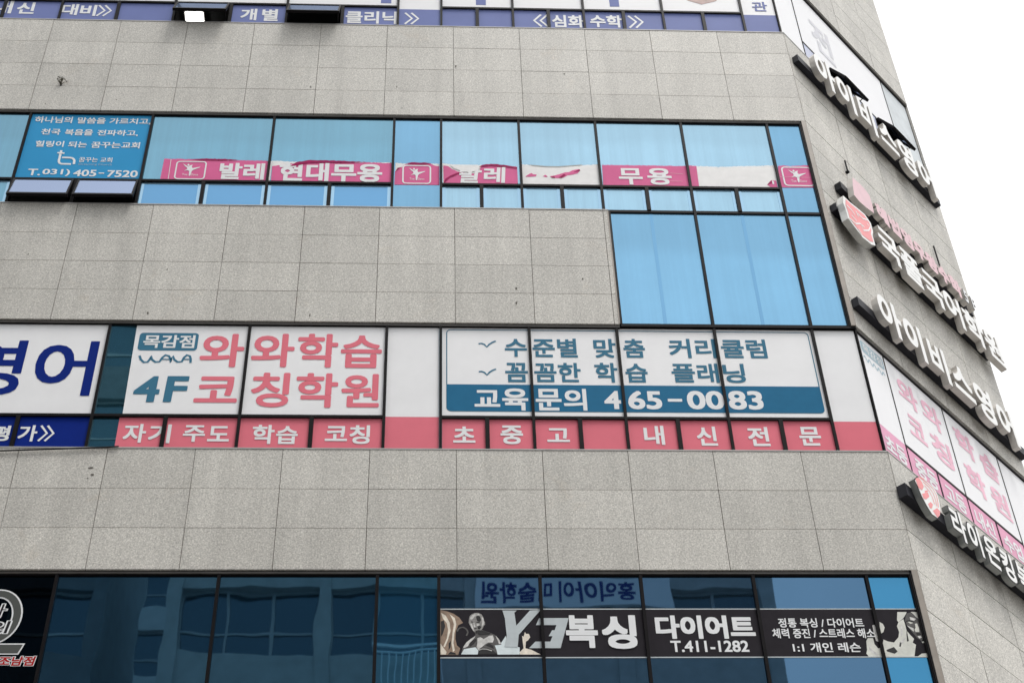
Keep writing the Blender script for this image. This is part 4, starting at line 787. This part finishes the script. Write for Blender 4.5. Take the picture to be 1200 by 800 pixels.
# ---------------------------------------------------------------- across the street (seen in the glass)
OPP = Frame((0, -24, 0), (-1, 0, 0), (0, 1, 0))
CONC = mat('opposite_render', (.42, .42, .41, 1), .8, .2, var=.12, vscale=2); OGL = glass('opposite_glass', (.16, .22, .27, 1), .35, (.02, .03, .04, 1)); OFR = mat('opposite_frame', (.36, .36, .36, 1), .5, .4)
def opposite(x0, x1, H, label, wallm, fh=3.6, bay=3.4, y0=-24, dep=6, nm='opposite_building'):
    F = Frame((0, y0, 0), (-1, 0, 0), (0, 1, 0))
    t = thing(nm, label, 'building', ((x0 + x1) / 2, y0 - 6, 0))
    m = MB(wallm); m.wbox(x0, x1, y0 - dep, y0 - .5, 0, H, wallm)
    z = 0; nf = int(H / fh); nb = max(1, int((x1 - x0) / bay)); bw = (x1 - x0) / nb
    for k in range(nf + 1): m.wbox(x0, x1, y0 - .5, y0, k * fh - (.0 if k == 0 else .55), min(H, k * fh + .9), wallm)
    for k in range(nb + 1): m.wbox(x0 + k * bw - .22, x0 + k * bw + .22, y0 - .5, y0 + .06, 0, H, wallm)
    m.build('wall', t)
    for f in range(nf):
        if (f + 1) * fh < 16: continue          # below this nothing of it reaches the glass
        for k in range(nb):
            a, b = x0 + k * bw + .22, x0 + (k + 1) * bw - .22; z0, z1 = f * fh + .9, (f + 1) * fh - .55
            m = MB(OFR)
            for q in range(4): u = a + (b - a) * q / 3; m.wbox(u - .04, u + .04, y0 - .30, y0 - .2, z0, z1, OFR)
            m.wbox(a, b, y0 - .29, y0 - .21, z0, z0 + .08, OFR); m.wbox(a, b, y0 - .29, y0 - .21, z0 + .75, z0 + .82, OFR); m.wbox(a, b, y0 - .29, y0 - .21, z1 - .08, z1, OFR)
            w = m.build('window', t); g_ = MB(OGL); g_.wbox(a, b, y0 - .27, y0 - .25, z0, z1, OGL); g_.build('pane', w)
    return t
opposite(-7.15, 9.75, 32, 'grey office block across the street, mirrored in the dark windows', CONC)
opposite(-32, -9.3, 43, 'tall grey block across the street, left of the shorter one', mat('opposite_render_dark', (.15, .16, .17, 1), .8, .2, var=.15, vscale=2))
opposite(-26, -3, 50, 'pale block added far behind the gap across the street', mat('opposite_render_pale', (.5, .5, .5, 1), .8, .2, var=.1, vscale=2), y0=-48)  # added block keeps the mirrored gap from turning sky bright
t = thing('mirrored_railing', 'pale railing added across the street to mirror in the navy pane', 'railing', (-.6, -23.6, 23.0))  # added railing, placed only for its mirror image in the pane
RAILW = mat('pale_rail_paint', (.8, .8, .8, 1), .5, .3)
m = MB(RAILW); m.wbox(-1.45, .40, -23.62, -23.57, 26.08, 26.15, RAILW); m.wbox(-1.45, .40, -23.62, -23.57, 25.91, 25.96, RAILW)
for k in range(11): m.wbox(-1.44 + k * .18, -1.41 + k * .18, -23.61, -23.58, 24.3, 25.91, RAILW)
m.wbox(-1.45, .40, -24, -23.57, 24.1, 24.3, CONC); m.build('rail_bars', t)
t = thing('opposite_sign', 'white sign with navy lettering across the street, mirrored above the boxing films', 'sign', (4.1, -23.9, 27.5))
m = MB(WHITE2); m.box(OPP, -6.95, -1.35, 27.48, 28.5, .08, .2, WHITE2); m.build('sign_board', t)
m = MB(NAVY); m.text(OPP, '홍익아이', (-6.0, -3.75, 27.62, 28.38), .204, NAVY, bold=.03); m.text(OPP, '미술학원', (-3.55, -1.5, 27.62, 28.38), .204, NAVY, bold=.03); m.build('lettering', t)

bpy.data.objects.remove(_FO); bpy.data.curves.remove(_FC)
